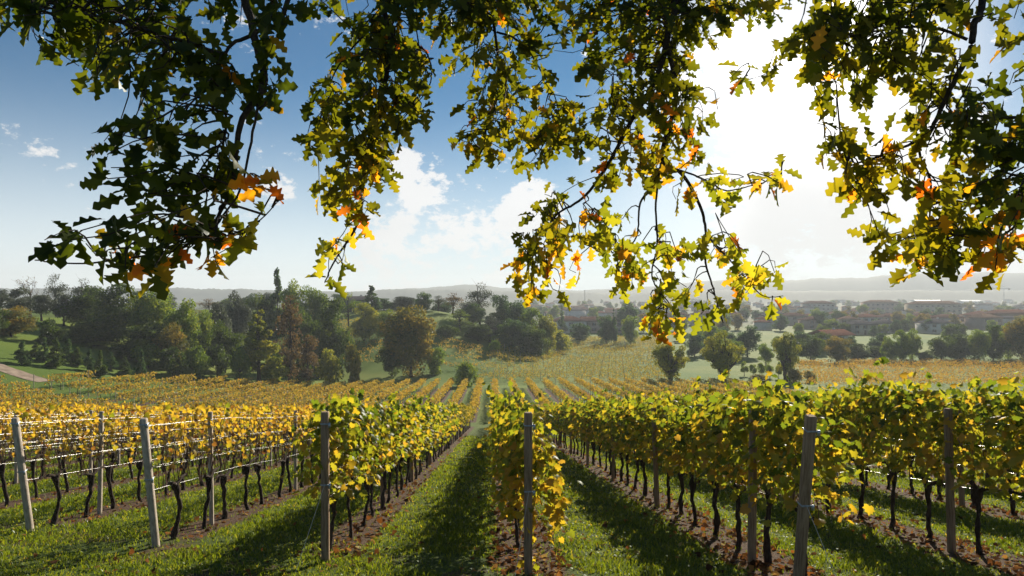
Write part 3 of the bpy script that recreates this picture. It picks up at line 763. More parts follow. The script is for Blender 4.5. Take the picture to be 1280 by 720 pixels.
trees = [
 (38, 338, 34, 128, 'bare', 'tree_brown', 'dark knobbly bare tree against the sky above the olive trees'),
 (70, 338, 30, 150, 'airy', 'tree_olive', 'pale nearly leafless tree behind the dark knobbly bare tree'),
 (104, 340, 36, 150, 'airy', 'tree_olive', 'pale thin tree just above the dark wood at the left'),
 (-6, 358, 46, 122, 'olive', 'tree_olive', 'grey-green olive tree cut by the left picture edge', 'olive trees on the left hill'),
 (26, 360, 44, 120, 'olive', 'tree_olive', 'grey-green olive tree below the knobbly bare tree', 'olive trees on the left hill'),
 (52, 366, 40, 118, 'olive', 'tree_olive', 'grey-green olive tree over the small strip of lawn', 'olive trees on the left hill'),
 (80, 366, 36, 118, 'olive', 'tree_olive', 'grey-green olive tree touching the dark wood', 'olive trees on the left hill'),
 (14, 380, 62, 96, 'round', 'tree_autumn', 'dark olive-brown round tree at the far left below the olives'),
 (-16, 372, 50, 92, 'round', 'tree_dark', 'dark tree at the left edge beside the olive-brown round one'),
 (60, 400, 46, 98, 'shrub', 'tree_dark', 'dark bushy shrub right of the olive-brown round tree'),
 (108, 356, 74, 120, 'round', 'tree_dark', 'dark green tree at the left end of the wood'),
 (148, 350, 78, 116, 'round', 'tree_dark', 'tall dark green tree behind the hanging orange oak leaves'),
 (192, 354, 74, 114, 'round', 'tree_mid', 'sunlit mid-green tree, tallest of the left wood'),
 (226, 372, 56, 112, 'round', 'tree_mid', 'mid-green tree right of the tallest tree in the left wood'),
 (120, 396, 74, 108, 'round', 'tree_dark', 'low dark tree at the front of the left wood behind the spruces'),
 (176, 400, 70, 106, 'round', 'tree_dark', 'low rounded dark tree in the middle front of the left wood'),
 (214, 402, 50, 106, 'round', 'tree_autumn', 'low olive-brown tree at the right front of the left wood'),
 (252, 386, 44, 124, 'round', 'tree_mid', 'yellow-edged green tree between the left wood and the conical tree'),
 (244, 412, 42, 114, 'shrub', 'tree_dark', 'dark shrub below the yellow-edged green tree'),
 (272, 374, 40, 130, 'round', 'tree_olive', 'pale green tree behind the gap in the left wood'),
 (296, 362, 40, 140, 'round', 'tree_olive', 'pale rounded tree up behind the conical tree'),
 (282, 394, 44, 118, 'round', 'tree_dark', 'dark tree close behind the conical tree on its left'),
 (236, 370, 30, 150, 'airy', 'tree_brown', 'thin brownish bare tree above the right end of the left wood'),
 (324, 382, 78, 114, 'conical', 'tree_yellow', 'yellow-green conical tree at the edge of the golden vines'),
 (300, 430, 30, 110, 'shrub', 'tree_mid', 'low green shrub at the foot of the conical tree'),
 (362, 366, 44, 122, 'narrow', 'tree_brown', 'tall brown half-bare tree right of the conical tree'),
 (386, 418, 38, 118, 'narrow', 'tree_brown', 'short brown half-bare tree beside the tall brown one'),
 (346, 336, 36, 168, 'spruce', 'tree_cool', 'dark pointed conifer standing out on the skyline'),
 (368, 344, 44, 168, 'round', 'tree_mid', 'feathery green tree right beside the pointed skyline conifer'),
 (326, 362, 44, 165, 'round', 'tree_dark', 'dark tree left of the pointed skyline conifer'),
 (394, 356, 36, 170, 'round', 'tree_mid', 'light green treetop right of the feathery green one'),
 (414, 368, 58, 142, 'round', 'tree_dark', 'large dark round tree left of the big autumn tree'),
 (382, 372, 50, 148, 'round', 'tree_dark', 'dark green tree behind the tall brown half-bare tree'),
 (412, 430, 40, 124, 'shrub', 'tree_yellow', 'olive-yellow bush right of the brown half-bare trees', None),
 (441, 432, 34, 122, 'shrub', 'gold_shrub', 'bright golden bush beside the vines, left of the big tree', None),
 (436, 362, 34, 178, 'airy', 'tree_mid', 'open branched tree left of the small dark hut'),
 (464, 357, 34, 205, 'spruce', 'tree_cool', 'bluish conifer right of the small dark hut'),
 (456, 376, 44, 170, 'round', 'tree_yellow', 'yellowish tree on the hillside below the small dark hut'),
 (482, 384, 34, 172, 'round', 'tree_mid', 'small round green tree on the hillside left of the big tree'),
 (480, 372, 30, 215, 'round', 'tree_cool', 'hazy tree behind the hillside, right of the bluish conifer'),
 (504, 369, 38, 215, 'round', 'tree_olive', 'hazy grey-green tree rising behind the big autumn tree'),
 (514, 376, 84, 140, 'round', 'tree_autumn', 'big round autumn-brown tree standing alone among the vines'),
 (490, 424, 46, 141, 'round', 'tree_dark', 'dark low tree under the left side of the big autumn tree'),
 (546, 436, 36, 143, 'shrub', 'tree_mid', 'green bush under the right side of the big autumn tree'),
 (583, 448, 40, 127, 'shrub', 'tree_mid', 'bright green bush at the end of the central grass lane'),
 (531, 363, 26, 208, 'round', 'tree_cool', 'dark slim treetop on the skyline right of the big tree'),
 (548, 368, 26, 212, 'airy', 'tree_olive', 'pale open treetop right of the dark slim one'),
 (566, 362, 36, 210, 'airy', 'tree_brown', 'bare grey-brown tree on the mound skyline'),
 (600, 345, 44, 208, 'airy', 'tree_olive', 'tall airy tree with sparse leaves, highest on the mound'),
 (574, 386, 34, 186, 'narrow', 'tree_mid', 'ivy-covered trunk at the left of the wooded mound'),
 (592, 378, 42, 200, 'round', 'tree_cool', 'dark tree behind the ivy-covered trunk on the mound'),
 (612, 394, 34, 184, 'narrow', 'tree_olive', 'grey ivy-covered tree in the middle of the mound'),
 (626, 366, 44, 204, 'round', 'tree_cool', 'bluish-green tree right of the tall airy tree'),
 (646, 372, 48, 200, 'round', 'tree_cool', 'broad bluish tree at the centre of the wooded mound'),
 (664, 382, 48, 194, 'round', 'tree_mid', 'mid-green tree on the right slope of the mound'),
 (684, 390, 34, 192, 'round', 'tree_yellow', 'yellowish tree at the right end of the mound'),
 (640, 396, 50, 182, 'round', 'tree_cool', 'low dark tree at the front of the wooded mound'),
 (598, 402, 48, 180, 'round', 'tree_dark', 'low dark tree at the left front of the mound'),
 (668, 404, 46, 180, 'round', 'tree_dark', 'low dark green tree at the right front of the mound'),
 (618, 426, 24, 168, 'shrub', 'tree_mid', 'small rounded bush at the foot of the mound'),
 (560, 404, 40, 176, 'shrub', 'tree_dark', 'dark bush left of the ivy-covered trunk'),
 (700, 408, 36, 215, 'shrub', 'tree_yellow', 'yellowish scrub where the mound meets the vineyard'),
 (724, 402, 36, 262, 'round', 'tree_cool', 'small tree in front of the long farmhouse'),
 (702, 382, 16, 318, 'conical', 'tree_cool', 'narrow dark conifer in front of the pale house'),
 (784, 376, 36, 330, 'round', 'tree_cool', 'dark tree at the right end of the long farmhouse'),
 (758, 392, 36, 258, 'round', 'tree_cool', 'left one of the trees at the top of the pale vineyard'),
 (767, 383, 12, 255, 'conical', 'tree_cool', 'slim pointed conifer between two round trees above the vineyard'),
 (788, 392, 32, 252, 'round', 'tree_mid', 'round tree with a clear trunk at the top of the vineyard'),
 (838, 424, 48, 128, 'pollard', 'tree_yellow', 'wide pollard tree beneath the lowest hanging oak leaves', 'pollard trees in the meadow'),
 (904, 413, 52, 127, 'pollard', 'tree_yellow', 'pollard tree with a thick trunk in the middle of the meadow', 'pollard trees in the meadow'),
 (981, 411, 36, 140, 'pollard', 'tree_yellow', 'tall narrow pollard tree left of the brown vineyard', 'pollard trees in the meadow'),
 (868, 412, 30, 205, 'round', 'tree_cool', 'round tree between the left two pollards, across the meadow'),
 (890, 405, 34, 215, 'round', 'tree_mid', 'bluish green tree behind the thick pollard'),
 (934, 406, 42, 205, 'round', 'tree_cool', 'dark tree behind the meadow right of the thick pollard'),
 (957, 428, 22, 178, 'round', 'tree_mid', 'small round tree left of the narrow pollard'),
 (918, 424, 30, 190, 'round', 'tree_mid', 'green tree close right of the thick pollard'),
 (1013, 416, 38, 192, 'round', 'tree_dark', 'dark round tree right of the narrow pollard'),
]
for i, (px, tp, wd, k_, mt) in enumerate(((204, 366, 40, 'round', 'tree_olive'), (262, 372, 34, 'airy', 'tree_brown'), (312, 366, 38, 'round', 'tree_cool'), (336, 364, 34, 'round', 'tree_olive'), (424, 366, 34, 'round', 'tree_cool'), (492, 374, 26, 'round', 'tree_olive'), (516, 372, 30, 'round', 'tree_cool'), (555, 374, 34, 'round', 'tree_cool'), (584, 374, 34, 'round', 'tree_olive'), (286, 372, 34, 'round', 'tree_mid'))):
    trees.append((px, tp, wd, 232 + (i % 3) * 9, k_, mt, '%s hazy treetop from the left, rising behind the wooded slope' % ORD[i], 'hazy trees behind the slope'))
for i, (px, tp, wd, d, mt) in enumerate(((88, 424, 40, 104, 'tree_dark'), (118, 428, 46, 106, 'tree_mid'), (152, 430, 44, 104, 'tree_dark'), (186, 428, 46, 103, 'tree_mid'), (216, 432, 40, 102, 'tree_dark'), (246, 430, 38, 106, 'tree_mid'), (272, 428, 38, 112, 'tree_dark'), (346, 438, 36, 124, 'tree_mid'), (376, 440, 34, 126, 'tree_dark'), (398, 424, 44, 138, 'tree_dark'))):
    trees.append((px, tp, wd, d, 'shrub', mt, '%s low bush from the left along the foot of the wood' % ORD[i], 'bushes at the foot of the wood'))
for i, px in enumerate((930, 941, 951, 962, 973)):
    trees.append((px, 452 + i % 2 * 2, 13, 150 - i * 1.5, 'olive', 'tree_mid', '%s in the short line of small orchard trees by the meadow' % ('small tree, ' + ORD[i]), 'small orchard trees'))
for i, (px, tp, wd) in enumerate(((992, 458, 28), (1012, 464, 26), (948, 466, 30))):
    trees.append((px, tp, wd, 136, 'shrub', 'tree_autumn', ['brownish bush at the foot of the narrow pollard', 'brownish bush at the corner of the brown vineyard', 'brownish bush in front of the orchard line'][i]))
for i, (px, tp, wd, mt) in enumerate(((1046, 417, 32, 'tree_autumn'), (1072, 428, 34, 'tree_dark'), (1094, 431, 30, 'tree_dark'), (1113, 420, 24, 'tree_mid'), (1126, 410, 26, 'tree_mid'),
                       (1140, 410, 24, 'tree_mid'), (1155, 436, 20, 'tree_dark'), (1176, 415, 36, 'tree_dark'), (1200, 416, 40, 'tree_dark'), (1222, 409, 26, 'tree_mid'), (1241, 404, 30, 'tree_dark'), (1259, 404, 28, 'tree_mid'), (1280, 393, 42, 'tree_autumn'), (1306, 396, 40, 'tree_dark'))):
    lab = '%s tree from the left in the tree line behind the brown vineyard' % (ORD[i] if i < 12 else ['thirteenth', 'fourteenth'][i - 12])
    trees.append((px, tp, wd * 1.15, 188 + (i % 3) * 3, 'round', mt, lab, 'tree line behind the brown vineyard'))
spr = [(28, 426, 20), (45, 428, 18), (56, 422, 15), (70, 422, 18), (86, 424, 22), (97, 434, 22), (112, 436, 16), (126, 438, 18), (139, 440, 20), (156, 446, 16), (177, 436, 17)]
for i, (px, tp, wd) in enumerate(spr):
    lab = 'lone dark conical spruce on the grass in front of the wood' if i == 10 else '%s small spruce from the left in the nursery planting on the grass' % ORD[i]
    trees.append((px, tp, wd * rng.uniform(1.1, 1.6), 81 + px * .06 + (i * 5 % 7) * 1.0, 'spruce', 'tree_dark' if i % 2 else 'tree_cool', lab, 'small spruces on the left slope'))
for a in trees:
    tree(*a[:7], group=(a[7] if len(a) > 7 else GW))

# ------------------------------------------------------------------ houses
def house(px, d, width, depth, hgt, wall, roof, label, rz=0, kind='hip', nwin=3, floors=2, detail=True, name='house', group=None, eave=.5, rise=None):
    p = at(px, d); mw = M['wall_' + wall]; mr = M['roof_' + roof] if roof in ROOFS else M[roof]
    o = thing(name, (p.x, p.y, p.z), label, 'house' if name == 'house' else name.replace('_', ' '), group, rz)
    mb = MB(); box(mb, (0, 0, hgt / 2 - .3), (width, depth, hgt + .6)); 
    rise = rise or min(width, depth) * .2
    a, b = width / 2 + eave, depth / 2 + eave
    if kind == 'gable':
        mb.add([(-width / 2, -depth / 2, hgt), (-width / 2, depth / 2, hgt), (-width / 2, 0, hgt + rise * .9), (width / 2, -depth / 2, hgt), (width / 2, depth / 2, hgt), (width / 2, 0, hgt + rise * .9)], [[0, 2, 1], [3, 4, 5]])
    mb.build('wall', mw, o)
    rb = MB(); th = .18
    if width >= depth: rid = (a - (b if kind == 'hip' else 0)); R0, R1 = (-rid, 0), (rid, 0)
    else: rid = (b - (a if kind == 'hip' else 0)); R0, R1 = (0, -rid), (0, rid)
    low = [(-a, -b, hgt), (a, -b, hgt), (a, b, hgt), (-a, b, hgt)]
    for dz in (0, th):
        V = [(x, y, z + dz + .004) for x, y, z in low] + [(*R0, hgt + rise + dz), (*R1, hgt + rise + dz)]
        if width >= depth: Fq, Ft = [[0, 1, 5, 4], [2, 3, 4, 5]], [[1, 2, 5], [3, 0, 4]]
        else: Fq, Ft = [[1, 2, 5, 4], [3, 0, 4, 5]], [[0, 1, 4], [2, 3, 5]]
        rb.add(V, Fq); 
        if not (kind == 'gable' and dz == 0): rb.add(V, Ft)
    V = [(x, y, z + .004) for x, y, z in low] + [(x, y, z + th + .004) for x, y, z in low]
    rb.add(V, [[0, 1, 5, 4], [1, 2, 6, 5], [2, 3, 7, 6], [3, 0, 4, 7]])
    rf = rb.build('roof', mr, o)
    if detail:
        cb = MB(); box(cb, (width * .2, depth * .1, hgt + rise * .75), (.6, .6, rise * .9 + .6)); cb.build('chimney', mw, rf)
        fh = hgt / floors
        for f in range(floors):
            for i in range(nwin):
                x = (i + .5) / nwin * width - width / 2; z = f * fh + fh * .55
                if f == 0 and i == nwin // 2:
                    db = MB(); box(db, (x, -depth / 2 - .02, 1.05), (1.0, .08, 2.1)); db.build('door', M['shutter'], o); continue
                wb = MB(); box(wb, (x, -depth / 2 - .012, z), (1.0, .06, 1.3)); wn = wb.build('window', M['glass'], o)
                for s in (-1, 1):
                    sb = MB(); box(sb, (x + s * .76, -depth / 2 - .03, z), (.46, .07, 1.36)); sb.build('shutter', M['shutter'], wn)
    return o
HG = 'houses at the near edge of the town'
house(711, 330, 15, 11, 5.6, 'white', 'brown', 'pale house with brown roof left of the long farmhouse', .1, nwin=3)
house(752, 332, 20, 10, 5.4, 'pink', 'brown', 'long brown-roofed farmhouse with a pinkish wall', -.05, 'gable', 5)
house(446, 212, 7, 6, 2.9, 'grey', 'grey', 'small dark hut half hidden among hillside trees', .3, 'gable', 2, 1, name='hut')
house(1038, 238, 12.5, 9, 4.6, 'white', 'red', 'white house with a low red roof behind the dark trees', .45, 'gable', 3)
near_h = [(1074, 318, 12, 9, 4.6, 'cream', 'grey', 'cream house with grey hipped roof right of the white red-roofed house', .1),
 (1104, 335, 12, 9, 4.4, 'white', 'grey', 'white house with wide grey roof above the meadow', -.2),
 (1168, 330, 13, 10, 4.8, 'white', 'grey', 'white villa with grey roof behind the right tree line', .15),
 (1157, 385, 9, 9, 6.0, 'orange', 'red', 'narrow orange house with a bright red roof', 0),
 (1184, 388, 17, 10, 5.6, 'white', 'brown', 'long white house right of the narrow orange house', -.1),
 (1229, 372, 14, 11, 6.2, 'pink', 'tan', 'pinkish house left of the long orange building', .3),
 (1263, 400, 30, 11, 7.4, 'orange', 'red', 'long orange building with red roof at the right edge', .12),
 (1060, 380, 10, 9, 5, 'cream', 'tan', 'small cream house with tan roof above the white red-roofed house', -.2),
 (1083, 402, 13, 10, 5.6, 'white', 'red', 'white house with red roof in the middle of the near town', .2),
 (1115, 415, 17, 10, 5.4, 'cream', 'brown', 'wide cream house with brown roof in the near town', 0),
 (1018, 372, 14, 9, 4.8, 'pink', 'brown', 'pinkish house with brown roof left in the near town', .2),
 (990, 420, 15, 10, 5.4, 'cream', 'brown', 'cream house with brown roof above the narrow pollard', -.1),
 (962, 380, 12, 9, 4.8, 'pale', 'red', 'pale house with red roof behind the orchard line', .3),
 (1045, 455, 14, 10, 5.6, 'white', 'tan', 'white house with tan roof deeper in the near town', .05),
 (880, 400, 14, 10, 6.4, 'pale', 'brown', 'tall pale house with brown roof behind the thick pollard', .1),
 (846, 430, 15, 10, 5, 'cream', 'brown', 'cream house with brown roof behind the widest pollard', -.1),
 (812, 425, 13, 9, 5, 'pink', 'red', 'pinkish house with red roof right of the long farmhouse', .2),
 (914, 440, 13, 9, 5.6, 'white', 'red', 'white house with red roof right of the tall pale house', -.2)]
for (px, d, wd, dp, h, wl, rf, lab, rz) in near_h:
    house(px, d, wd, dp, h, wl, rf, lab, rz, 'hip', 3, 2, group=HG)
# larger blocks and sheds
house(1166, 560, 40, 13, 11, 'cream', 'tan', 'long pale apartment block in the hazy town', .05, nwin=9, floors=3, name='apartment_block', rise=2.5)
house(1100, 640, 30, 12, 11, 'pink', 'tan', 'hazy pinkish apartment block left of the long pale one', -.1, nwin=7, floors=3, name='apartment_block', rise=2.5)
house(1022, 620, 26, 12, 10, 'pale', 'brown', 'hazy pale apartment block above the near houses', .1, nwin=6, floors=3, name='apartment_block', rise=2.5)
house(1158, 1150, 44, 24, 7, 'white', 'shed_roof', 'long white shed shining near the horizon, left of two', 0, 'gable', detail=False, name='factory_shed', rise=2)
house(1211, 1200, 36, 24, 7, 'white', 'shed_roof', 'white shed near the horizon below the crane', 0, 'gable', detail=False, name='factory_shed', rise=2)
# small far houses: shared meshes, copies in a loop
def far_house_mesh(wall, roof, wd, dp, h, kind):
    o = house(900, 900, wd, dp, h, wall, roof, 'x', 0, kind, detail=False)
    parts = {c.name.split('.')[0]: c.data for c in o.children}
    for c in list(o.children): bpy.data.objects.remove(c)
    bpy.data.objects.remove(o); return parts
FH = [far_house_mesh(*a) for a in (('white', 'red', 12, 9, 5.5, 'hip'), ('cream', 'brown', 13, 10, 6, 'hip'), ('pale', 'tan', 15, 9, 5, 'gable'), ('pink', 'red', 11, 10, 6.5, 'hip'), ('white', 'grey', 18, 11, 8, 'hip'), ('grey', 'brown', 12, 9, 5, 'gable'))]
FLAB = ['small white house with red roof in the hazy far town', 'small cream house with brown roof in the hazy far town', 'small pale gabled house in the hazy far town',
        'small pinkish house in the hazy far town', 'larger white house with grey roof in the hazy far town', 'small grey gabled house in the hazy far town']
for i in range(190):
    d = 345 * (1500 / 345) ** (rng.random() ** .9); px = 1290 - 640 * rng.random() ** 1.15
    if d < 520 and px < 820: d += 220
    p = at(px, d); k = int(rng.integers(6))
    o = thing('house', p, FLAB[k], 'house', 'small houses of the hazy far town', rng.uniform(-.5, .5), tuple([rng.uniform(.62, .92)] * 3))
    link('wall', FH[k]['wall'], o); link('roof', FH[k]['roof'], o)
for i in range(230):
    d = 300 * (1700 / 300) ** rng.random(); px = 1300 - 660 * rng.random()
    if d < 420 and not (px > 800): d += 250
    if d < 330 and 1050 < px < 1175: d += 130
    p = at(px, d); k = i % 3
    tm, cm, H, W = variant('round'); s = rng.uniform(.5, .95)
    o = thing('tree', p, ['small dark rounded tree among the houses of the hazy town', 'small green tree among the houses of the hazy town', 'small yellowing tree among the houses of the hazy town'][k], 'tree', 'trees among the town houses', rng.uniform(0, 6), (s * 1.1, s * 1.1, s))
    link('trunk', tm, o); c = link('crown', cm, o)
    c.material_slots[0].link = 'OBJECT'; c.material_slots[0].material = M[['tree_cool', 'tree_mid', 'tree_autumn'][k]]
for i in range(46):
    d = rng.uniform(205, 305); px = rng.uniform(845, 1295)
    if 1052 < px < 1172 and d > 222: d = rng.uniform(300, 330)
    p = at(px, d); tm, cm, H, W = variant('round'); s = rng.uniform(.38, .62)
    o = thing('tree', p, 'rounded tree in the belt between the tree line and the nearest houses', 'tree', 'trees between the fields and the town', rng.uniform(0, 6), (s * 1.15, s * 1.15, s))
    link('trunk', tm, o); c = link('crown', cm, o)
    c.material_slots[0].link = 'OBJECT'; c.material_slots[0].material = M[['tree_cool', 'tree_dark', 'tree_mid'][i % 3]]
def build_crane():
    p = at(1255, 1250); o = thing('tower_crane', p, 'thin tower crane with a long jib on the right horizon', 'crane', rz=.05)
    mb = MB(); tube(mb, [(0, 0, 0), (0, 0, 34)], .7, 4); mb.build('mast', M['metal'], o)
    mb = MB(); tube(mb, [(-44, 0, 30), (12, 0, 30)], .6, 4); tube(mb, [(-30, 0, 30.5), (0, 0, 34), (9, 0, 30.5)], .2, 4); mb.build('jib', M['metal'], o)
    mb = MB(); box(mb, (10, 0, 28.3), (3, 2, 2.6)); mb.build('counterweight', M['concrete_post'], o)
    p = at(731, 1100); o = thing('radio_mast', p, 'thin mast on the horizon above the long farmhouse', 'mast')
    mb = MB(); tube(mb, [(0, 0, 0), (0, 0, 24)], [.9, .5], 6); mb.build('pole', M['concrete_post'], o)
    mb = MB(); box(mb, (0, 0, 24.6), (2.4, 2.4, 1.2)); mb.build('platform', M['concrete_post'], o)
build_crane()

# ------------------------------------------------------------------ the oak overhead
def P3(px, py, d): return np.array([(px - PXC) / F * d, d, -(py - HOR) / F * d])
def spline(pts, n):
    pts = np.asarray(pts, float); t = np.linspace(0, len(pts) - 1, n); out = []
    for a in t:
        i = min(int(a), len(pts) - 2); f = a - i
        p0, p1, p2, p3 = pts[max(i - 1, 0)], pts[i], pts[i + 1], pts[min(i + 2, len(pts) - 1)]
        out.append(.5 * (2 * p1 + (p2 - p0) * f + (2 * p0 - 5 * p1 + 4 * p2 - p3) * f * f + (3 * p1 - p0 - 3 * p2 + p3) * f ** 3))
    return np.array(out)
oak = thing('oak_tree', (1.6, -1.6, gzf(1.6, -1.6)), 'overhanging oak with lobed green and orange leaves framing the top', 'tree')
O0 = np.array(oak.location)
def oak_branch(label, limbs, blobs, thick):
    """limbs: pixel polylines with depth; blobs: (px, py, rx, ry, depth, sprays, palette, tint mean)"""
    wood = MB(); leaf = MB(); nodes = []
    for pts, r0, r1 in limbs:
        L = spline([P3(*p) for p in pts], len(pts) * 6)
        ph = rng.uniform(0, 6, 3); L = L + .010 * np.sin(np.linspace(0, 1, len(L))[:, None] * len(pts) * np.array([2.1, 2.7, 1.9]) + ph) + rng.normal(0, .0012, L.shape)
        tube(wood, L - O0, np.linspace(r0, r1, len(L)), 7); nodes.append(L)
    nodes = np.concatenate(nodes)
    thin = .54 if thick == 0 else .68
    acc = {}
    for (bx, by, rx, ry, d, ns, pal, tm) in blobs:
        for _ in range(max(2, round(ns * thin))):
            a = rng.uniform(0, 6.28); q = math.sqrt(rng.random())
            dd = d * (1 + rng.normal(0, .07))
            tip = P3(bx + rx * q * math.cos(a), by + ry * q * math.sin(a), dd)
            dist = np.linalg.norm(nodes - tip - np.array([0, 0, .12]), axis=1); s = nodes[int(np.argmin(dist))]
            v = tip - s; Lv = np.linalg.norm(v)
            qq = np.linspace(0, 1, 7)[:, None]
            tw = s + v * qq + np.array([0, 0, 1]) * np.sin(qq * np.pi) * Lv * .12 + (rng.normal(0, .035, 3) * np.sin(qq * np.pi * 2) + rng.normal(0, .004, (7, 3))) * min(1, Lv * 3)
            tube(wood, tw - O0, np.linspace(.0045, .0018, 7), 4, cap=False)
            m = int(rng.integers(4, 7))
            w_ = 1 - rng.random(m) ** 1.2 * min(.75, .34 / max(Lv, .05)); w_[:1] = 1
            base = s + v * w_[:, None] + np.array([0, 0, 1]) * (np.sin(w_ * np.pi) * Lv * .12)[:, None]
            dirn = unit(v + 1e-6)[None] * .5 + rng.normal(0, .62, (m, 3)) + np.array([0, 0, -.28])
            nr = rng.normal(0, .6, (m, 3)) + np.array([0, -.75, .35])
            sz = rng.uniform(.076, .128, m) * (d / 3.4) ** .15
            tb = np.clip(rng.normal(tm, .17, m) + (rng.random(m) < .03) * .4, 0, 1)
            A = acc.setdefault(pal, [[], [], [], [], []])
            for lst, val in zip(A, (base + unit(dirn) * .012, dirn, nr, sz, tb)): lst.append(val)
    b = wood.build('branch', M['oak_bark'], oak, smooth=True); b['label'] = label
    pm = ['oak_shaded', 'oak_mid', 'oak_light']; used = sorted(acc)
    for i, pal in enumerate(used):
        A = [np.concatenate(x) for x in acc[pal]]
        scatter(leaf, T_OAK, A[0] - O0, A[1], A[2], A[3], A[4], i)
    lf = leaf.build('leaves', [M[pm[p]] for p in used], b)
    return b
HUB = (700, -560, 3.2)
oak_branch('dark leafy branch with near-black shaded leaves hanging at the left', [
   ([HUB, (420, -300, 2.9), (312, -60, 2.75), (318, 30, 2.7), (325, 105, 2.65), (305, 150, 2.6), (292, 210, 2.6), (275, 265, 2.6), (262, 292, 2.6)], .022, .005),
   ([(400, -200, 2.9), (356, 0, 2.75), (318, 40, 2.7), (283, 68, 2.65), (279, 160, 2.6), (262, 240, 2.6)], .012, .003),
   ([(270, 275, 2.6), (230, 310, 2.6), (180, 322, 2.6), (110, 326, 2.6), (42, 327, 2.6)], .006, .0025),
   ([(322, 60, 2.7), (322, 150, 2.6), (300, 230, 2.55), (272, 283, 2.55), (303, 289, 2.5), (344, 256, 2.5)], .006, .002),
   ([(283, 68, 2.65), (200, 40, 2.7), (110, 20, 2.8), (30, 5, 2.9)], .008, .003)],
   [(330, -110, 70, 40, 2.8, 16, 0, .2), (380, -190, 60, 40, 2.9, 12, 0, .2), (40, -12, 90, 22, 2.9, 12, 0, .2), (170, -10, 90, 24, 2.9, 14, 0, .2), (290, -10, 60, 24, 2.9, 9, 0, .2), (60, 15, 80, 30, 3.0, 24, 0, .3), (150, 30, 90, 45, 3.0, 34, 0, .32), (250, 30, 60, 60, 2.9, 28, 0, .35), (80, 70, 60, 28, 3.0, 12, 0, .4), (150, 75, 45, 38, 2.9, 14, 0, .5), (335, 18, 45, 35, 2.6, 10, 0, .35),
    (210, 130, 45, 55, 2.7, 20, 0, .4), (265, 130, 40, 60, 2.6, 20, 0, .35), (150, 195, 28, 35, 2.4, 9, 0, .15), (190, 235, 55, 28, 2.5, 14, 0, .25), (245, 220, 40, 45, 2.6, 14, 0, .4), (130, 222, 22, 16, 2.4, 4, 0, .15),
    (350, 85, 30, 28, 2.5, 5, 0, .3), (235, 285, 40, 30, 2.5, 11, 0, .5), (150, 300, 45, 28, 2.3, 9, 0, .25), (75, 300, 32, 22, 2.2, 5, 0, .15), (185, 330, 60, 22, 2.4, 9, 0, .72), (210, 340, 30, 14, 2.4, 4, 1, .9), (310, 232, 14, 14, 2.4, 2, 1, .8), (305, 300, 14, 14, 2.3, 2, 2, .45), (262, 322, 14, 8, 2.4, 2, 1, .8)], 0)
oak_branch('drooping branch with small olive leaves, second from the left', [
   ([HUB, (540, -250, 3.9), (482, -20, 3.8), (490, 50, 3.7), (475, 120, 3.7), (464, 170, 3.7), (450, 215, 3.7), (446, 275, 3.7), (420, 330, 3.7), (405, 352, 3.7)], .02, .003),
   ([(490, 40, 3.7), (530, 60, 3.7), (537, 90, 3.7), (528, 120, 3.7), (500, 150, 3.7)], .006, .002),
   ([(482, 0, 3.8), (440, 60, 3.8), (410, 110, 3.8), (395, 160, 3.7)], .007, .002)],
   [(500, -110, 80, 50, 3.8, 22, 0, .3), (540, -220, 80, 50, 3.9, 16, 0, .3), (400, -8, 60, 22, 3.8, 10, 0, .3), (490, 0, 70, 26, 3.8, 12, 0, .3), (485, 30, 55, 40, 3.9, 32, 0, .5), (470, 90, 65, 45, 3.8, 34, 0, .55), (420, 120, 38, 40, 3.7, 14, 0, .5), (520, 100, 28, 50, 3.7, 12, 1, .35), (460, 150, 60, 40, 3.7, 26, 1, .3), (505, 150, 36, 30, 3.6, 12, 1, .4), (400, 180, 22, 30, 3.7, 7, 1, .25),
    (455, 200, 42, 30, 3.6, 14, 1, .45), (440, 245, 40, 28, 3.6, 12, 1, .45), (480, 215, 18, 16, 3.6, 4, 1, .5), (440, 285, 32, 18, 3.6, 6, 1, .7), (415, 330, 22, 20, 3.6, 5, 2, .5), (395, 250, 18, 10, 3.6, 3, 1, .4)], 1)
oak_branch('dense olive-green branch between the two big hanging sprays', [
   ([HUB, (650, -250, 4.3), (612, -30, 4.2), (618, 20, 4.1), (621, 70, 4.1), (623, 122, 4.1)], .018, .005),
   ([(620, 40, 4.1), (660, 60, 4.1), (690, 110, 4.1), (700, 170, 4.1)], .007, .002),
   ([(623, 120, 4.1), (610, 150, 4.1), (600, 190, 4.1)], .005, .002)],
   [(630, -120, 80, 50, 4.2, 22, 0, .3), (650, -230, 80, 50, 4.2, 16, 0, .3), (600, -6, 70, 24, 4.2, 14, 0, .3), (690, 0, 50, 24, 4.2, 9, 0, .3), (590, 20, 45, 35, 4.3, 22, 1, .2), (650, 20, 50, 40, 4.3, 26, 0, .5), (585, 80, 30, 40, 4.1, 12, 1, .35), (640, 90, 45, 40, 4.1, 18, 1, .3), (600, 140, 45, 30, 4.1, 18, 1, .4), (650, 150, 45, 35, 4.1, 18, 1, .3), (605, 185, 35, 22, 4.0, 11, 1, .45), (650, 192, 38, 24, 4.0, 12, 1, .4), (695, 150, 28, 35, 4.1, 10, 1, .4), (540, 20, 30, 30, 4.3, 12, 0, .5), (690, 190, 22, 18, 4.0, 5, 1, .4)], 1)
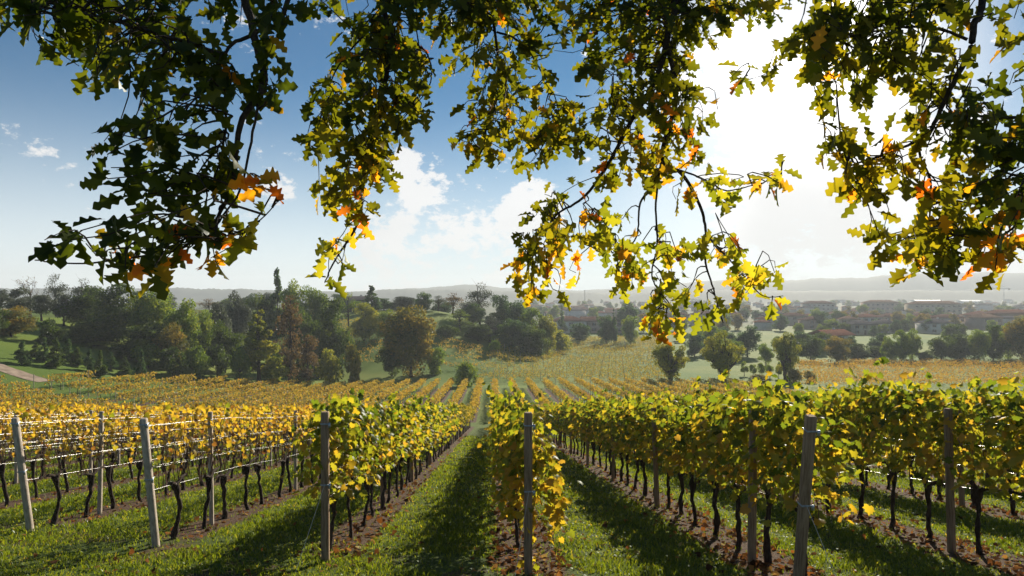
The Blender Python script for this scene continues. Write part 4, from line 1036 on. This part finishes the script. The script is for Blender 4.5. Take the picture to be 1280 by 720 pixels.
oak_branch('long central hanging branch with yellow-green leaves and orange tips', [
   ([HUB, (800, -260, 4.1), (840, -30, 4.1), (838, 30, 4.0), (832, 70, 4.0), (815, 105, 4.0), (796, 140, 4.0), (775, 180, 4.0), (753, 214, 4.0), (730, 246, 4.0), (695, 270, 4.0), (665, 310, 4.0)], .026, .004),
   ([(836, 50, 4.0), (843, 120, 4.0), (829, 196, 4.0), (851, 214, 4.0), (875, 260, 4.0), (884, 293, 4.0), (882, 330, 4.0), (893, 370, 4.0), (906, 404, 4.0)], .015, .003),
   ([(829, 196, 4.0), (812, 235, 4.0), (802, 257, 4.0), (795, 290, 4.0), (780, 320, 4.0), (770, 345, 4.0)], .009, .002),
   ([(829, 196, 4.0), (820, 263, 4.0), (820, 310, 4.0), (817, 342, 4.0), (824, 370, 4.0), (830, 395, 4.0)], .007, .0025),
   ([(851, 214, 4.0), (893, 232, 4.0), (920, 236, 4.0), (945, 232, 4.0), (979, 218, 4.0)], .006, .002),
   ([(884, 293, 4.0), (905, 315, 4.0), (924, 342, 4.0), (955, 367, 4.0), (978, 372, 4.0)], .006, .002),
   ([(738, 262, 4.0), (755, 300, 4.0), (772, 330, 4.0)], .004, .0015)],
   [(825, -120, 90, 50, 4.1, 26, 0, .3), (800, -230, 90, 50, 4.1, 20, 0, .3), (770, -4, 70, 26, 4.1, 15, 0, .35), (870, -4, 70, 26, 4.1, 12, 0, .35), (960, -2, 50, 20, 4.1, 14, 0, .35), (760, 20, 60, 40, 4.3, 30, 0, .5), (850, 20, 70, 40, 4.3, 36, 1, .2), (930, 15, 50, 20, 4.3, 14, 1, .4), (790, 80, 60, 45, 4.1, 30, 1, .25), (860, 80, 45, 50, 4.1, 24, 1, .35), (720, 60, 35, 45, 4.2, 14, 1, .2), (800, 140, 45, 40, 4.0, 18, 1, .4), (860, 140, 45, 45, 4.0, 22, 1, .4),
    (730, 150, 30, 40, 4.1, 10, 1, .3), (770, 215, 35, 28, 4.0, 11, 1, .5), (815, 200, 30, 30, 4.0, 10, 1, .55), (690, 255, 26, 22, 4.0, 8, 1, .35), (675, 300, 38, 30, 3.9, 15, 1, .5), (665, 350, 32, 26, 3.9, 11, 1, .7), (715, 290, 22, 45, 3.9, 9, 1, .6), (710, 350, 20, 18, 3.9, 5, 2, .6),
    (765, 290, 26, 20, 3.9, 7, 2, .4), (785, 315, 30, 20, 3.9, 8, 2, .4), (790, 355, 34, 20, 3.9, 9, 2, .5), (840, 320, 26, 20, 3.9, 7, 2, .4), (850, 365, 26, 16, 3.9, 6, 2, .4), (835, 402, 28, 24, 3.9, 9, 2, .55), (828, 425, 14, 10, 3.9, 3, 2, .85), (840, 230, 30, 25, 4.0, 8, 1, .6),
    (905, 240, 26, 22, 3.9, 6, 2, .5), (940, 235, 30, 20, 3.9, 5, 2, .6), (972, 225, 12, 12, 3.9, 2, 2, .6), (890, 310, 22, 22, 3.9, 5, 2, .5), (920, 335, 28, 26, 3.9, 7, 2, .6), (960, 345, 30, 14, 3.9, 4, 2, .6), (950, 378, 30, 16, 3.9, 5, 2, .5), (890, 385, 20, 12, 3.9, 3, 2, .4), (875, 190, 22, 25, 4.0, 5, 1, .4)], 1)
oak_branch('broad sunlit branch with olive leaves at the right', [
   ([HUB, (1150, -260, 3.4), (1228, -20, 3.3), (1220, 30, 3.25), (1210, 70, 3.2), (1190, 112, 3.2), (1172, 148, 3.2), (1155, 172, 3.2), (1120, 190, 3.2), (1060, 205, 3.2)], .022, .004),
   ([(1158, 168, 3.2), (1153, 200, 3.2), (1162, 240, 3.2), (1166, 282, 3.2), (1140, 300, 3.2)], .007, .0025),
   ([(1320, 150, 2.9), (1280, 146, 2.95), (1210, 142, 3.0), (1175, 158, 3.1)], .010, .004),
   ([(1340, -20, 2.8), (1320, 150, 2.8), (1290, 230, 2.8), (1260, 290, 2.9), (1200, 292, 3.0)], .010, .003),
   ([(1215, 50, 3.2), (1140, 30, 3.3), (1060, 45, 3.3), (1010, 70, 3.4)], .008, .0025)],
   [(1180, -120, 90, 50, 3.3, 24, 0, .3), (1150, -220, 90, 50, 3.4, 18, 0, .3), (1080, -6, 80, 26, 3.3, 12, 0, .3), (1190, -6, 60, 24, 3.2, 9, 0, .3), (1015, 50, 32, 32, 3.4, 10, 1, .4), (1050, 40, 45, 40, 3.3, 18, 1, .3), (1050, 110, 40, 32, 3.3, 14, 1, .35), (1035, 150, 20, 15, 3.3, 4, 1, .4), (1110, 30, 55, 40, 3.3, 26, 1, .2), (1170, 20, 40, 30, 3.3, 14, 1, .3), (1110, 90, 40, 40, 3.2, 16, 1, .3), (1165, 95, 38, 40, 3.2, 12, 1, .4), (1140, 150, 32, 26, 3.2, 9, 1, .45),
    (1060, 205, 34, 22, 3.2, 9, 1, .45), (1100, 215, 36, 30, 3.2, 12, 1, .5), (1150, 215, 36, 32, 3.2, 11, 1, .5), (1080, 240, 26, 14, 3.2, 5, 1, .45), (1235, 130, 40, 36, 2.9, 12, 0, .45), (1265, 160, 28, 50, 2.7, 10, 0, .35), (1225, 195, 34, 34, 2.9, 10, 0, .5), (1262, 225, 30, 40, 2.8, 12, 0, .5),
    (1215, 255, 32, 26, 3.0, 9, 1, .45), (1260, 290, 30, 36, 2.8, 12, 0, .65), (1120, 300, 38, 20, 3.1, 9, 1, .5), (1165, 300, 36, 28, 3.1, 12, 1, .45), (1205, 310, 30, 22, 3.0, 8, 1, .5), (1140, 325, 30, 14, 3.1, 5, 1, .6), (1250, 325, 34, 14, 2.9, 6, 1, .6), (1270, 35, 18, 30, 3.0, 4, 1, .4), (1180, 270, 22, 20, 3.1, 5, 1, .5)], 1)
oak_branch('small leafy twig reaching into the bright sky', [([HUB, (960, -260, 4.2), (1010, -20, 4.0), (985, 50, 3.9), (965, 90, 3.9), (930, 100, 3.9)], .006, .0015)],
   [(965, 90, 14, 10, 3.8, 2, 1, .4), (935, 100, 14, 6, 3.8, 2, 2, .4)], 1)
def build_oak_trunk():
    b = P3(*HUB); mb = MB()
    P = spline([O0 + np.array([0, 0, -.2]), O0 + np.array([-.05, .05, 1.6]), O0 + np.array([-.25, .5, 3.6]), np.array([.7, .9, 3.7]), b], 22) - O0
    tube(mb, P, np.linspace(.3, .05, 22), 10); mb.build('trunk', M['oak_bark'], oak, smooth=True)
build_oak_trunk()
